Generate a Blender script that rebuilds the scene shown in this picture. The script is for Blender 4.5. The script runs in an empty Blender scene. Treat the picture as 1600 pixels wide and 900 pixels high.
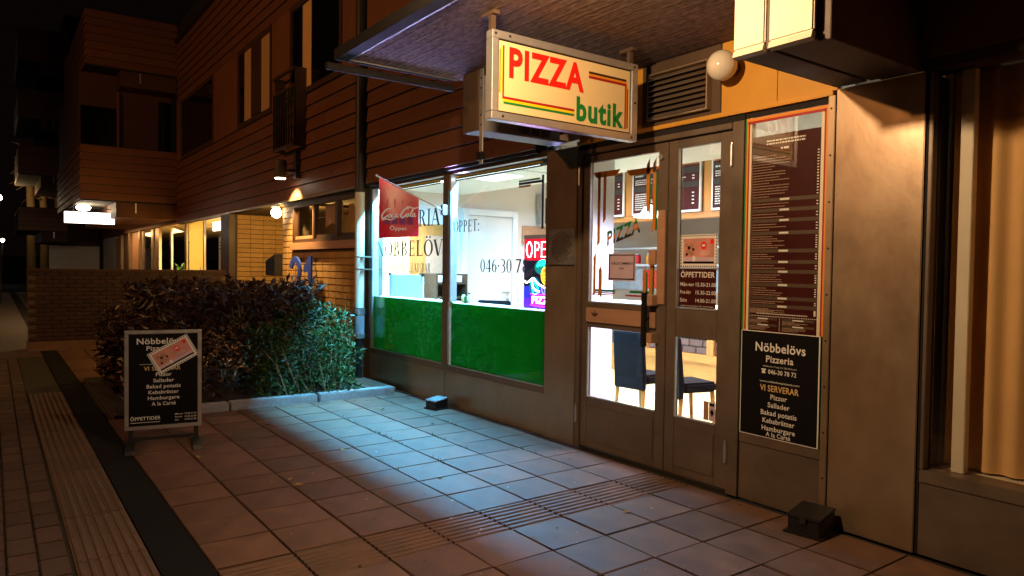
import bpy, bmesh, math, random
from mathutils import Vector, Matrix, noise
random.seed(7)
C = bpy.context.scene.collection
SC = bpy.context.scene
rnd = random.uniform

# ------------------------------------------------------------------ camera, world, lights, exposure
cam_d = bpy.data.cameras.new("camera"); cam = bpy.data.objects.new("camera", cam_d); C.objects.link(cam)
SC.camera = cam
cam_d.sensor_width = 36.0; cam_d.lens = 1117.51 / 1600 * 36.0; cam_d.clip_end = 500
_yaw, _pit, _rol = math.radians(53.98276), math.radians(-1.59597), math.radians(0.77061)
_f = Vector((-math.sin(_yaw) * math.cos(_pit), math.cos(_yaw) * math.cos(_pit), math.sin(_pit)))
_r = Vector((math.cos(_yaw), math.sin(_yaw), 0)); _u = _r.cross(_f)
_r2 = _r * math.cos(_rol) + _u * math.sin(_rol); _u2 = _u * math.cos(_rol) - _r * math.sin(_rol)
cam.matrix_world = Matrix(((_r2.x, _u2.x, -_f.x, 0), (_r2.y, _u2.y, -_f.y, 0), (_r2.z, _u2.z, -_f.z, 1.6), (0, 0, 0, 1)))

w = bpy.data.worlds.new("World"); SC.world = w; w.use_nodes = True
w.node_tree.nodes["Background"].inputs[0].default_value = (1.0, 0.55, 0.4, 1)
w.node_tree.nodes["Background"].inputs[1].default_value = 0.0020
SC.view_settings.view_transform = 'Standard'; SC.view_settings.look = 'None'
SC.view_settings.exposure = 0.0; SC.view_settings.gamma = 1.0
try:
    SC.cycles.use_denoising = True; SC.cycles.max_bounces = 8; SC.cycles.transparent_max_bounces = 16
    SC.cycles.sample_clamp_indirect = 4.0; SC.cycles.caustics_reflective = False; SC.cycles.caustics_refractive = False
except Exception: pass

def light(name, kind, loc, power, col, size=0.1, size_y=None, target=None, spread=None, spot=None, blend=0.5):
    d = bpy.data.lights.new(name, kind); o = bpy.data.objects.new(name, d); C.objects.link(o)
    o.location = loc; d.energy = power; d.color = col
    if kind == 'AREA':
        d.shape = 'RECTANGLE'; d.size = size; d.size_y = size_y or size
        if spread: d.spread = math.radians(spread)
    else: d.shadow_soft_size = size
    if kind == 'SPOT': d.spot_size = math.radians(spot or 90); d.spot_blend = blend
    if target is not None:
        o.rotation_euler = (Vector(target) - Vector(loc)).to_track_quat('-Z', 'Y').to_euler()
    return o
WARM = (1.0, 0.65, 0.34); SODIUM = (1.0, 0.44, 0.14)
light("canopy_lamp_light", 'POINT', (-2.85, 1.85, 3.165), 245, WARM, 0.05)          # the lamp under the canopy edge
light("street_lamp_light", 'SPOT', (-9.5, -12.0, 6.5), 2500, SODIUM, 0.25, target=(-14, 4, 2.6), spot=100, blend=1.0)
light("window_tube_light", 'AREA', (-7.6, 4.42, 2.668), 960, (0.10, 0.56, 1.0), 2.9, 0.010, target=(-7.6, 4.42, 0))
light("window_tube_uplight", 'AREA', (-6.9, 4.335, 2.612), 95, (0.50, 0.42, 1.0), 2.8, 0.012, target=(-6.3, 3.4, 3.2), spread=120)   # the same tube, shining out under the window head
light("shop_ceiling_light", 'AREA', (-7.4, 7.3, 3.17), 150, (0.92, 0.93, 1.0), 4.2, 1.0, target=(-7.4, 7.3, 0), spread=96)
light("shop_front_light", 'AREA', (-7.4, 5.3, 2.755), 100, (0.66, 0.86, 1.0), 3.4, 0.25, target=(-7.4, 5.3, 0), spread=92)
light("shop_left_light", 'AREA', (-9.5, 5.0, 2.74), 55, (0.92, 0.95, 1.0), 0.6, 0.5, target=(-9.7, 5.1, 0), spread=100)
light("shop_entrance_light", 'AREA', (-4.45, 5.0, 2.76), 95, (0.72, 0.72, 1.0), 1.0, 0.4, target=(-4.95, 5.1, 0), spread=88)
light("shop_back_light", 'AREA', (-5.4, 7.0, 3.17), 70, (1.0, 0.90, 0.84), 2.0, 0.6, target=(-5.6, 7.4, 0), spread=96)
light("shop_kitchen_light", 'AREA', (-6.8, 9.0, 2.5), 190, (1.0, 0.88, 0.70), 3.0, 0.8, target=(-6.8, 9.3, 0), spread=130)
light("pendant_light", 'POINT', (-6.62, 7.05, 2.22), 12, (1.0, 0.8, 0.55), 0.05)
light("number_spot_light", 'SPOT', (-12.05, 3.92, 3.02), 520, (1.0, 0.62, 0.22), 0.03, target=(-12.0, 4.3, 1.75), spot=100, blend=0.6)
light("entrance_light", 'POINT', (-13.35, 4.62, 2.45), 190, (1.0, 0.60, 0.15), 0.06)
light("far_shop_light", 'AREA', (-19.9, 5.0, 2.66), 1000, (1.0, 0.80, 0.36), 4.6, 0.3, target=(-19.9, 4.9, 0))
light("balcony_soffit_light", 'POINT', (-23.6, 2.2, 2.98), 60, (1.0, 0.72, 0.38), 0.05)
light("far_balcony_light", 'POINT', (-38.6, 2.0, 2.86), 50, (1.0, 0.70, 0.36), 0.08)
light("tree_fill_light", 'POINT', (-44.0, 0.9, 4.9), 60, (1.0, 0.62, 0.28), 0.1)  # added unseen lamp that brightens the bare trees
light("far_entrance_light", 'AREA', (-28.5, 3.6, 2.7), 70, (1.0, 0.55, 0.2), 6.0, 0.3, target=(-28.5, 4.3, 0.6))

# ------------------------------------------------------------------ materials
def _nt(name):
    m = bpy.data.materials.new(name); m.use_nodes = True
    nt = m.node_tree; return m, nt, nt.nodes["Principled BSDF"]
def pm(name, col, rough=0.6, metal=0.0, var=0.15, scale=6.0, bump=0.0, bscale=60.0, spec=0.5, perobj=0.0, stretch=None, col2=None):
    m, nt, b = _nt(name); N = nt.nodes; L = nt.links
    b.inputs["Roughness"].default_value = rough; b.inputs["Metallic"].default_value = metal
    b.inputs["Specular IOR Level"].default_value = spec
    tc = N.new("ShaderNodeTexCoord"); oi = N.new("ShaderNodeObjectInfo")
    vec = tc.outputs["Object"]
    if stretch:
        mp = N.new("ShaderNodeMapping"); mp.inputs["Scale"].default_value = stretch; L.new(vec, mp.inputs["Vector"]); vec = mp.outputs[0]
    wv = N.new("ShaderNodeMath"); wv.operation = 'MULTIPLY'; wv.inputs[1].default_value = 37.0; L.new(oi.outputs["Random"], wv.inputs[0])
    nz = N.new("ShaderNodeTexNoise"); nz.noise_dimensions = '4D'; nz.inputs["Scale"].default_value = scale
    nz.inputs["Detail"].default_value = 6.0; nz.inputs["Roughness"].default_value = 0.65
    L.new(vec, nz.inputs["Vector"]); L.new(wv.outputs[0], nz.inputs["W"])
    mr = N.new("ShaderNodeMapRange"); mr.inputs[1].default_value = 0.3; mr.inputs[2].default_value = 0.7
    mr.inputs[3].default_value = 1 - var; mr.inputs[4].default_value = 1 + var; L.new(nz.outputs["Fac"], mr.inputs[0])
    val = mr.outputs[0]
    if perobj:
        m2 = N.new("ShaderNodeMapRange"); m2.inputs[3].default_value = 1 - perobj; m2.inputs[4].default_value = 1 + perobj
        L.new(oi.outputs["Random"], m2.inputs[0])
        mu = N.new("ShaderNodeMath"); mu.operation = 'MULTIPLY'; L.new(val, mu.inputs[0]); L.new(m2.outputs[0], mu.inputs[1]); val = mu.outputs[0]
    hs = N.new("ShaderNodeHueSaturation"); hs.inputs["Color"].default_value = (*col, 1); L.new(val, hs.inputs["Value"])
    if col2:
        n2 = N.new("ShaderNodeTexNoise"); n2.inputs["Scale"].default_value = scale * 0.35; n2.inputs["Detail"].default_value = 4; L.new(vec, n2.inputs["Vector"])
        cr = N.new("ShaderNodeMapRange"); cr.inputs[1].default_value = 0.45; cr.inputs[2].default_value = 0.62; L.new(n2.outputs["Fac"], cr.inputs[0])
        mx = N.new("ShaderNodeMix"); mx.data_type = 'RGBA'; mx.inputs[6].default_value = (*col, 1); mx.inputs[7].default_value = (*col2, 1)
        L.new(cr.outputs[0], mx.inputs[0]); L.new(mx.outputs[2], hs.inputs["Color"])
    L.new(hs.outputs[0], b.inputs["Base Color"])
    rr = N.new("ShaderNodeMapRange"); rr.inputs[1].default_value = 0.3; rr.inputs[2].default_value = 0.7
    rr.inputs[3].default_value = max(0.02, rough - 0.08); rr.inputs[4].default_value = min(1, rough + 0.08)
    L.new(nz.outputs["Fac"], rr.inputs[0]); L.new(rr.outputs[0], b.inputs["Roughness"])
    if bump:
        bn = N.new("ShaderNodeTexNoise"); bn.inputs["Scale"].default_value = bscale; bn.inputs["Detail"].default_value = 5
        L.new(vec, bn.inputs["Vector"])
        bp = N.new("ShaderNodeBump"); bp.inputs["Strength"].default_value = bump; bp.inputs["Distance"].default_value = 0.01
        L.new(bn.outputs["Fac"], bp.inputs["Height"]); L.new(bp.outputs[0], b.inputs["Normal"])
    return m
def em(name, col, strength):
    m, nt, b = _nt(name); b.inputs["Base Color"].default_value = (*col, 1)
    b.inputs["Emission Color"].default_value = (*col, 1); b.inputs["Emission Strength"].default_value = strength
    return m
def glassm(name, tint=(1, 1, 1), base=0.04):
    m = bpy.data.materials.new(name); m.use_nodes = True; nt = m.node_tree; N = nt.nodes; L = nt.links
    N.remove(N["Principled BSDF"]); out = N["Material Output"]
    tr = N.new("ShaderNodeBsdfTransparent"); tr.inputs[0].default_value = (*tint, 1)
    gl = N.new("ShaderNodeBsdfGlossy"); gl.inputs["Roughness"].default_value = 0.015
    lw = N.new("ShaderNodeLayerWeight"); lw.inputs[0].default_value = 0.5
    pw = N.new("ShaderNodeMath"); pw.operation = 'POWER'; pw.inputs[1].default_value = 4.0; L.new(lw.outputs["Facing"], pw.inputs[0])
    ma = N.new("ShaderNodeMath"); ma.operation = 'MULTIPLY_ADD'; ma.inputs[1].default_value = 0.6; ma.inputs[2].default_value = base
    L.new(pw.outputs[0], ma.inputs[0])
    mx = N.new("ShaderNodeMixShader"); L.new(ma.outputs[0], mx.inputs[0]); L.new(tr.outputs[0], mx.inputs[1]); L.new(gl.outputs[0], mx.inputs[2])
    L.new(mx.outputs[0], out.inputs[0]); return m
def translm(name, col, tcol, f=0.5):
    m = bpy.data.materials.new(name); m.use_nodes = True; nt = m.node_tree; N = nt.nodes; L = nt.links
    N.remove(N["Principled BSDF"]); out = N["Material Output"]
    a = N.new("ShaderNodeBsdfDiffuse"); a.inputs[0].default_value = (*col, 1)
    t = N.new("ShaderNodeBsdfTranslucent"); t.inputs[0].default_value = (*tcol, 1)
    mx = N.new("ShaderNodeMixShader"); mx.inputs[0].default_value = f
    L.new(a.outputs[0], mx.inputs[1]); L.new(t.outputs[0], mx.inputs[2])
    g = N.new("ShaderNodeBsdfGlossy"); g.inputs["Roughness"].default_value = 0.25
    m2 = N.new("ShaderNodeMixShader"); m2.inputs[0].default_value = 0.03; L.new(mx.outputs[0], m2.inputs[1]); L.new(g.outputs[0], m2.inputs[2])
    L.new(m2.outputs[0], out.inputs[0]); return m

M = {}
M['asphalt'] = pm('asphalt', (0.010, 0.009, 0.008), 0.95, var=0.6, scale=60, bump=1.0, bscale=160, spec=0.2)
M['joint'] = pm('joint_soil', (0.03, 0.024, 0.018), 0.95, var=0.4, scale=9, bump=0.4)
M['slab'] = pm('concrete_slab', (0.165, 0.086, 0.052), 0.62, var=0.24, scale=7, bump=0.35, bscale=110, perobj=0.14, spec=0.45, col2=(0.125, 0.066, 0.041))
M['paver'] = pm('brown_paver', (0.085, 0.05, 0.035), 0.8, var=0.25, scale=9, bump=0.4, bscale=90, perobj=0.22)
M['tactile'] = pm('tactile_slab', (0.12, 0.075, 0.05), 0.75, var=0.18, scale=7, bump=0.3, bscale=80, perobj=0.08)
M['kerb'] = pm('granite_kerb', (0.30, 0.29, 0.28), 0.7, var=0.25, scale=30, bump=0.3, bscale=120, perobj=0.1)
M['soil'] = pm('planting_soil', (0.03, 0.022, 0.016), 0.95, var=0.5, scale=15, bump=1.0, bscale=40)
M['siding'] = pm('red_brown_siding', (0.155, 0.058, 0.028), 0.55, var=0.14, scale=3, bump=0.08, bscale=40, perobj=0.10, stretch=(0.4, 1, 4))
M['siding_panel'] = pm('smooth_red_panel', (0.17, 0.062, 0.028), 0.6, var=0.10, scale=2)
M['brown_metal'] = pm('bronze_metal_panel', (0.35, 0.26, 0.18), 0.38, metal=0.6, var=0.14, scale=3.5, bump=0.10, bscale=14, stretch=(1, 1, 0.6), col2=(0.31, 0.215, 0.14))
M['door_metal'] = pm('bronze_door', (0.17, 0.125, 0.095), 0.45, metal=0.35, var=0.16, scale=4, bump=0.08, bscale=30, col2=(0.14, 0.10, 0.075))
M['dark_metal'] = pm('dark_metal', (0.03, 0.025, 0.022), 0.5, metal=0.3, var=0.2, scale=8)
M['black'] = pm('black_plastic', (0.008, 0.008, 0.009), 0.4, var=0.2)
M['dark_gap'] = pm('dark_gap', (0.012, 0.009, 0.008), 0.9, var=0.2)
M['steel'] = pm('galvanised_steel', (0.45, 0.45, 0.46), 0.4, metal=0.8, var=0.18, scale=14)
M['alu'] = pm('aluminium', (0.62, 0.60, 0.60), 0.35, metal=0.75, var=0.08, scale=10)
M['ochre'] = pm('ochre_panel', (0.62, 0.30, 0.035), 0.6, var=0.08, scale=3, bump=0.05)
M['cream_paint'] = pm('cream_steel_cover', (0.74, 0.66, 0.50), 0.5, var=0.07, scale=4, bump=0.05, bscale=20)
M['brown_paint'] = pm('dark_brown_paint', (0.085, 0.05, 0.03), 0.6, var=0.15, scale=4)
M['blue_grey'] = pm('grey_beam_paint', (0.30, 0.29, 0.31), 0.55, var=0.1, scale=5)
M['glass'] = glassm('window_glass')
M['glass_dark'] = pm('dark_upper_pane', (0.004, 0.004, 0.005), 0.08, var=0.1, spec=0.6)
M['green_film'] = translm('green_window_film', (0.004, 0.17, 0.03), (0.006, 0.34, 0.06), 0.5)
M['white'] = pm('white_paint', (0.80, 0.79, 0.78), 0.6, var=0.03, scale=3)
M['warm_white'] = pm('warm_white_wall', (0.74, 0.68, 0.64), 0.7, var=0.04, scale=2)
M['wood'] = pm('varnished_pine', (0.42, 0.17, 0.04), 0.4, var=0.25, scale=3, stretch=(6, 6, 0.6))
M['wood_h'] = pm('varnished_pine_rail', (0.42, 0.17, 0.04), 0.4, var=0.25, scale=3, stretch=(0.6, 6, 6))
M['wood_pale'] = pm('pale_push_plate', (0.42, 0.23, 0.14), 0.5, var=0.12, scale=4, stretch=(0.7, 5, 5))
M['dark_wood'] = pm('dark_window_wood', (0.06, 0.028, 0.014), 0.5, var=0.2, scale=3)
M['brick_y'] = pm('ochre_brick', (0.46, 0.27, 0.10), 0.75, var=0.16, scale=9, bump=0.3, bscale=50, perobj=0.10)
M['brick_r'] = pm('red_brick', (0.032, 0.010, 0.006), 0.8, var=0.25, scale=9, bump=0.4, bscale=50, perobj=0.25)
M['mortar'] = pm('dark_mortar', (0.11, 0.075, 0.045), 0.9, var=0.2, scale=20)
M['mortar_l'] = pm('pale_mortar', (0.085, 0.055, 0.036), 0.9, var=0.2, scale=20)
M['blue'] = pm('blue_enamel', (0.035, 0.08, 0.55), 0.4, var=0.05)
M['print_black'] = pm('poster_black', (0.006, 0.005, 0.006), 0.6, var=0.15, scale=3, spec=0.12)
M['print_maroon'] = pm('poster_maroon', (0.050, 0.006, 0.005), 0.45, var=0.25, scale=3, spec=0.2)
M['print_white'] = pm('print_white', (0.78, 0.76, 0.72), 0.6, var=0.03)
M['print_tan'] = pm('print_tan', (0.40, 0.28, 0.20), 0.6, var=0.05)
M['print_band'] = pm('print_band', (0.085, 0.055, 0.035), 0.5, var=0.1)
M['print_gold'] = pm('print_gold', (0.72, 0.50, 0.20), 0.6, var=0.03)
M['print_red'] = pm('print_red', (0.80, 0.012, 0.006), 0.5, var=0.05)
M['print_dkred'] = pm('print_dark_red', (0.36, 0.01, 0.01), 0.5, var=0.05)
M['print_green'] = pm('print_green', (0.005, 0.20, 0.035), 0.5, var=0.05)
M['print_yellow'] = pm('print_yellow', (0.80, 0.60, 0.01), 0.5, var=0.03)
M['print_orange'] = pm('print_orange', (0.75, 0.25, 0.02), 0.5, var=0.05)
M['print_pink'] = pm('print_pink', (0.62, 0.26, 0.22), 0.6, var=0.25, scale=8)
M['print_lilac'] = pm('print_lilac', (0.60, 0.45, 0.55), 0.6, var=0.08)
M['sign_face'] = pm('sign_cream_face', (0.80, 0.60, 0.31), 0.35, var=0.03, scale=3)
M['vinyl'] = pm('brown_vinyl_letters', (0.03, 0.016, 0.006), 0.5, var=0.1)
M['vinyl_gold'] = pm('gold_vinyl_letters', (0.10, 0.045, 0.008), 0.45, var=0.15)
M['flag_red'] = translm('red_flag_cloth', (0.60, 0.006, 0.016), (0.55, 0.003, 0.02), 0.1)
M['flag_white'] = pm('flag_white_print', (0.92, 0.85, 0.85), 0.8, var=0.05)
M['flag_pink'] = pm('flag_pink_print', (0.62, 0.13, 0.13), 0.8, var=0.05)
M['flag_maroon'] = pm('flag_maroon_print', (0.22, 0.015, 0.09), 0.8, var=0.2, scale=30)
M['leather'] = pm('dark_chair_cover', (0.006, 0.004, 0.006), 0.6, spec=0.1, var=0.2, scale=6, bump=0.15, bscale=25)
M['floor'] = pm('yellow_shop_floor', (0.62, 0.44, 0.20), 0.35, var=0.06, scale=2)
M['globe'] = pm('opal_globe_glass', (0.74, 0.66, 0.55), 0.18, var=0.08, scale=12)
M['bulb'] = em('lit_bulb', (1.0, 0.85, 0.6), 22)
M['bulb_far'] = em('lit_far_lamp', (1.0, 0.85, 0.65), 30)
M['signlit'] = em('lit_sign_face', (1.0, 0.93, 0.82), 3.5)
M['tube'] = em('fluorescent_tube', (0.85, 1.0, 0.98), 6)
M['curtain'] = pm('beige_curtain', (0.74, 0.45, 0.18), 0.85, var=0.08, scale=3)
M['curtain_glow'] = em('glowing_curtain', (0.42, 0.19, 0.05), 0.07)  # faint emission put in for light falling on curtains and papers
M['bark'] = pm('bark', (0.30, 0.22, 0.11), 0.9, var=0.35, scale=12, bump=0.8, bscale=30)
M['leaf_g'] = pm('green_leaf', (0.032, 0.072, 0.012), 0.5, spec=0.3, var=0.35, scale=3)
M['leaf_r'] = pm('dark_red_leaf', (0.036, 0.013, 0.008), 0.4, var=0.45, scale=3)
M['leaf_y'] = pm('fallen_leaf', (0.34, 0.22, 0.06), 0.7, var=0.3)
M['moss'] = pm('joint_weed', (0.04, 0.07, 0.02), 0.8, var=0.3)

# board-marked concrete soffit
def soffit_mat():
    m, nt, b = _nt('board_marked_concrete'); N = nt.nodes; L = nt.links
    b.inputs["Roughness"].default_value = 0.9
    tc = N.new("ShaderNodeTexCoord"); mp = N.new("ShaderNodeMapping"); mp.inputs["Scale"].default_value = (9.0, 22, 1); L.new(tc.outputs["Object"], mp.inputs[0])
    n1 = N.new("ShaderNodeTexNoise"); n1.inputs["Scale"].default_value = 1.6; n1.inputs["Detail"].default_value = 8; n1.inputs["Roughness"].default_value = 0.7; L.new(mp.outputs[0], n1.inputs[0])
    wv = N.new("ShaderNodeTexWave"); wv.bands_direction = 'Y'; wv.inputs["Scale"].default_value = 3.1; wv.inputs["Distortion"].default_value = 0.4; L.new(tc.outputs["Object"], wv.inputs[0])
    pw = N.new("ShaderNodeMath"); pw.operation = 'POWER'; pw.inputs[1].default_value = 8; L.new(wv.outputs["Fac"], pw.inputs[0])
    ad = N.new("ShaderNodeMath"); ad.operation = 'MULTIPLY_ADD'; ad.inputs[1].default_value = 0.4; L.new(pw.outputs[0], ad.inputs[0]); L.new(n1.outputs["Fac"], ad.inputs[2])
    bp = N.new("ShaderNodeBump"); bp.inputs["Strength"].default_value = 1.0; bp.inputs["Distance"].default_value = 0.03; L.new(ad.outputs[0], bp.inputs["Height"]); L.new(bp.outputs[0], b.inputs["Normal"])
    rp = N.new("ShaderNodeValToRGB"); rp.color_ramp.elements[0].position = 0.38; rp.color_ramp.elements[0].color = (0.10, 0.055, 0.045, 1)
    rp.color_ramp.elements[1].position = 0.7; rp.color_ramp.elements[1].color = (0.36, 0.21, 0.17, 1); L.new(n1.outputs["Fac"], rp.inputs[0]); L.new(rp.outputs[0], b.inputs["Base Color"])
    return m
M['soffit'] = soffit_mat()

# ------------------------------------------------------------------ mesh helpers
OFF = {}
class MB:
    def __init__(s): s.v = []; s.f = []
    def poly(s, pts):
        n = len(s.v); s.v += [tuple(p) for p in pts]; s.f.append(tuple(range(n, n + len(pts)))); return s
    def box(s, x0, x1, y0, y1, z0, z1):
        n = len(s.v)
        s.v += [(x0, y0, z0), (x1, y0, z0), (x1, y1, z0), (x0, y1, z0), (x0, y0, z1), (x1, y0, z1), (x1, y1, z1), (x0, y1, z1)]
        s.f += [tuple(n + i for i in q) for q in ((0, 3, 2, 1), (4, 5, 6, 7), (0, 1, 5, 4), (1, 2, 6, 5), (2, 3, 7, 6), (3, 0, 4, 7))]
        return s
    def prism(s, prof, axis, a, b):
        # prof: 2D points; axis 'x': (y,z), 'y': (x,z), 'z': (x,y)
        def P(p, t): return (t, p[0], p[1]) if axis == 'x' else ((p[0], t, p[1]) if axis == 'y' else (p[0], p[1], t))
        n = len(s.v); k = len(prof)
        s.v += [P(p, a) for p in prof] + [P(p, b) for p in prof]
        for i in range(k):
            j = (i + 1) % k; s.f.append((n + i, n + j, n + k + j, n + k + i))
        s.f.append(tuple(n + i for i in range(k))[::-1]); s.f.append(tuple(n + k + i for i in range(k)))
        return s
    def tube(s, pts, rad, n=8, caps=True):
        pts = [Vector(p) for p in pts]; R = rad if isinstance(rad, (list, tuple)) else [rad] * len(pts); rings = []
        for i, p in enumerate(pts):
            d = (pts[min(i + 1, len(pts) - 1)] - pts[max(i - 1, 0)]).normalized()
            a = d.cross(Vector((0, 0, 1)) if abs(d.z) < 0.9 else Vector((1, 0, 0))).normalized(); b = d.cross(a)
            st = len(s.v); rings.append(st)
            for k in range(n):
                t = 2 * math.pi * k / n; s.v.append(tuple(p + (a * math.cos(t) + b * math.sin(t)) * R[i]))
        for r0, r1 in zip(rings, rings[1:]):
            for k in range(n): s.f.append((r0 + k, r0 + (k + 1) % n, r1 + (k + 1) % n, r1 + k))
        if caps:
            s.f.append(tuple(rings[0] + k for k in range(n))[::-1]); s.f.append(tuple(rings[-1] + k for k in range(n)))
        return s
    def lathe(s, c, prof, n=20):
        rings = []
        for r, z in prof:
            rings.append(len(s.v))
            for k in range(n):
                t = 2 * math.pi * k / n; s.v.append((c[0] + r * math.cos(t), c[1] + r * math.sin(t), c[2] + z))
        for r0, r1 in zip(rings, rings[1:]):
            for k in range(n): s.f.append((r0 + k, r0 + (k + 1) % n, r1 + (k + 1) % n, r1 + k))
        s.f.append(tuple(rings[0] + k for k in range(n))[::-1]); s.f.append(tuple(rings[-1] + k for k in range(n)))
        return s
    def sphere(s, c, r, n=20, m=12):
        return s.lathe(c, [(max(1e-4, r * math.sin(math.pi * i / m)), -r * math.cos(math.pi * i / m)) for i in range(m + 1)], n)
    def mesh(s, name, off=(0, 0, 0), bevel=0.0, smooth=False):
        me = bpy.data.meshes.new(name)
        me.from_pydata([(p[0] - off[0], p[1] - off[1], p[2] - off[2]) for p in s.v], [], s.f); me.validate()
        bm = bmesh.new(); bm.from_mesh(me)
        bmesh.ops.recalc_face_normals(bm, faces=bm.faces)
        if bevel: bmesh.ops.bevel(bm, geom=list(bm.edges), offset=bevel, segments=2, affect='EDGES', clamp_overlap=True)
        if smooth:
            for f in bm.faces: f.smooth = True
        bm.to_mesh(me); bm.free(); return me

def put(name, me, mat, parent=None, off=None):
    o = bpy.data.objects.new(name, me); C.objects.link(o)
    if mat is not None and not me.materials: me.materials.append(M[mat] if isinstance(mat, str) else mat)
    if parent is not None: o.parent = parent
    OFF[o] = off if off is not None else OFF.get(parent, Vector((0, 0, 0)))
    return o
def obj(name, mb, mat, parent=None, bevel=0.0, smooth=False, local=False):
    if isinstance(mb, TLs):
        for m_ in mb.L: r_ = obj(name, m_, mat, parent, bevel, smooth, local)
        return r_
    off = Vector((0, 0, 0)) if local else OFF.get(parent, Vector((0, 0, 0)))
    o = put(name, mb.mesh(name, off, bevel, smooth), mat, parent, off)
    if smooth and bevel == 0:
        try: o.data.set_sharp_from_angle(angle=math.radians(50))
        except Exception: pass
    return o
def bx(name, mat, parent, *b, bevel=0.0): return obj(name, MB().box(*b), mat, parent, bevel)
def tag(o, label, cat, group=None, kind=None):
    if label: o['label'] = label
    if cat: o['category'] = cat
    if group: o['group'] = group
    if kind: o['kind'] = kind
    return o
def thing(name, loc, label, cat, group=None, rot=None):
    o = bpy.data.objects.new(name, None); C.objects.link(o); o.location = loc; o.empty_display_size = 0.1
    OFF[o] = Vector(loc) if rot is None else Vector((0, 0, 0))
    if rot: o.rotation_euler = rot
    return tag(o, label, cat, group)
def piece(name, me, mat, parent, loc, rot=None):
    """one of many alike pieces: shares its mesh; loc in world"""
    o = put(name, me, mat, parent, Vector(loc)); o.location = Vector(loc) - OFF.get(parent, Vector((0, 0, 0)))
    if rot: o.rotation_euler = rot
    return o

# --------- lettering: built-in font, and a hand-made serif
_cap = {}
def font_mesh(s, bold=0.0, sx=1.0):
    cu = bpy.data.curves.new('t', 'FONT'); cu.body = s; cu.size = 1.0; cu.offset = bold; cu.resolution_u = 3
    cu.space_character = 1.0 + bold * 3.2
    ob = bpy.data.objects.new('t', cu); C.objects.link(ob)
    dg = bpy.context.evaluated_depsgraph_get(); dg.update()
    me = bpy.data.meshes.new_from_object(ob.evaluated_get(dg))
    v = [(p.co.x, p.co.y) for p in me.vertices]; f = [tuple(p.vertices) for p in me.polygons]
    bpy.data.objects.remove(ob); bpy.data.curves.remove(cu); bpy.data.meshes.remove(me)
    return v, f
def cap_h(bold):
    if bold not in _cap:
        v, f = font_mesh('H', bold); _cap[bold] = (min(p[1] for p in v), max(p[1] for p in v))
    return _cap[bold]
def text(mb, s, pmap, u, v, cap, width=None, align='c', bold=0.0, slant=0.0):
    """add text to mb: cap height and optional exact width in metres; v = baseline"""
    if isinstance(mb, TLs): m_ = MB(); mb.L.append(m_); mb = m_
    vs, fs = font_mesh(s, bold)
    if not vs: return mb
    lo, hi = cap_h(bold); k = cap / (hi - lo)
    x0 = min(p[0] for p in vs); x1 = max(p[0] for p in vs)
    kx = (width / (x1 - x0)) if width else k
    W = (x1 - x0) * kx
    ub = u - W / 2 if align == 'c' else (u if align == 'l' else u - W)
    n = len(mb.v)
    for a, b in vs:
        U = ub + (a - x0) * kx; V = v + (b - lo) * k
        mb.v.append(tuple(pmap(U + slant * (V - v), V)))
    mb.f += [tuple(n + i for i in q) for q in fs]
    return mb
def ring2(cx, cy, rx, ry, ix, iy, a0=0, a1=360, n=14):
    out = []
    for i in range(n):
        t0 = math.radians(a0 + (a1 - a0) * i / n); t1 = math.radians(a0 + (a1 - a0) * (i + 1) / n)
        out.append([(cx + rx * math.cos(t0), cy + ry * math.sin(t0)), (cx + rx * math.cos(t1), cy + ry * math.sin(t1)),
                    (cx + ix * math.cos(t1), cy + iy * math.sin(t1)), (cx + ix * math.cos(t0), cy + iy * math.sin(t0))])
    return out
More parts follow.
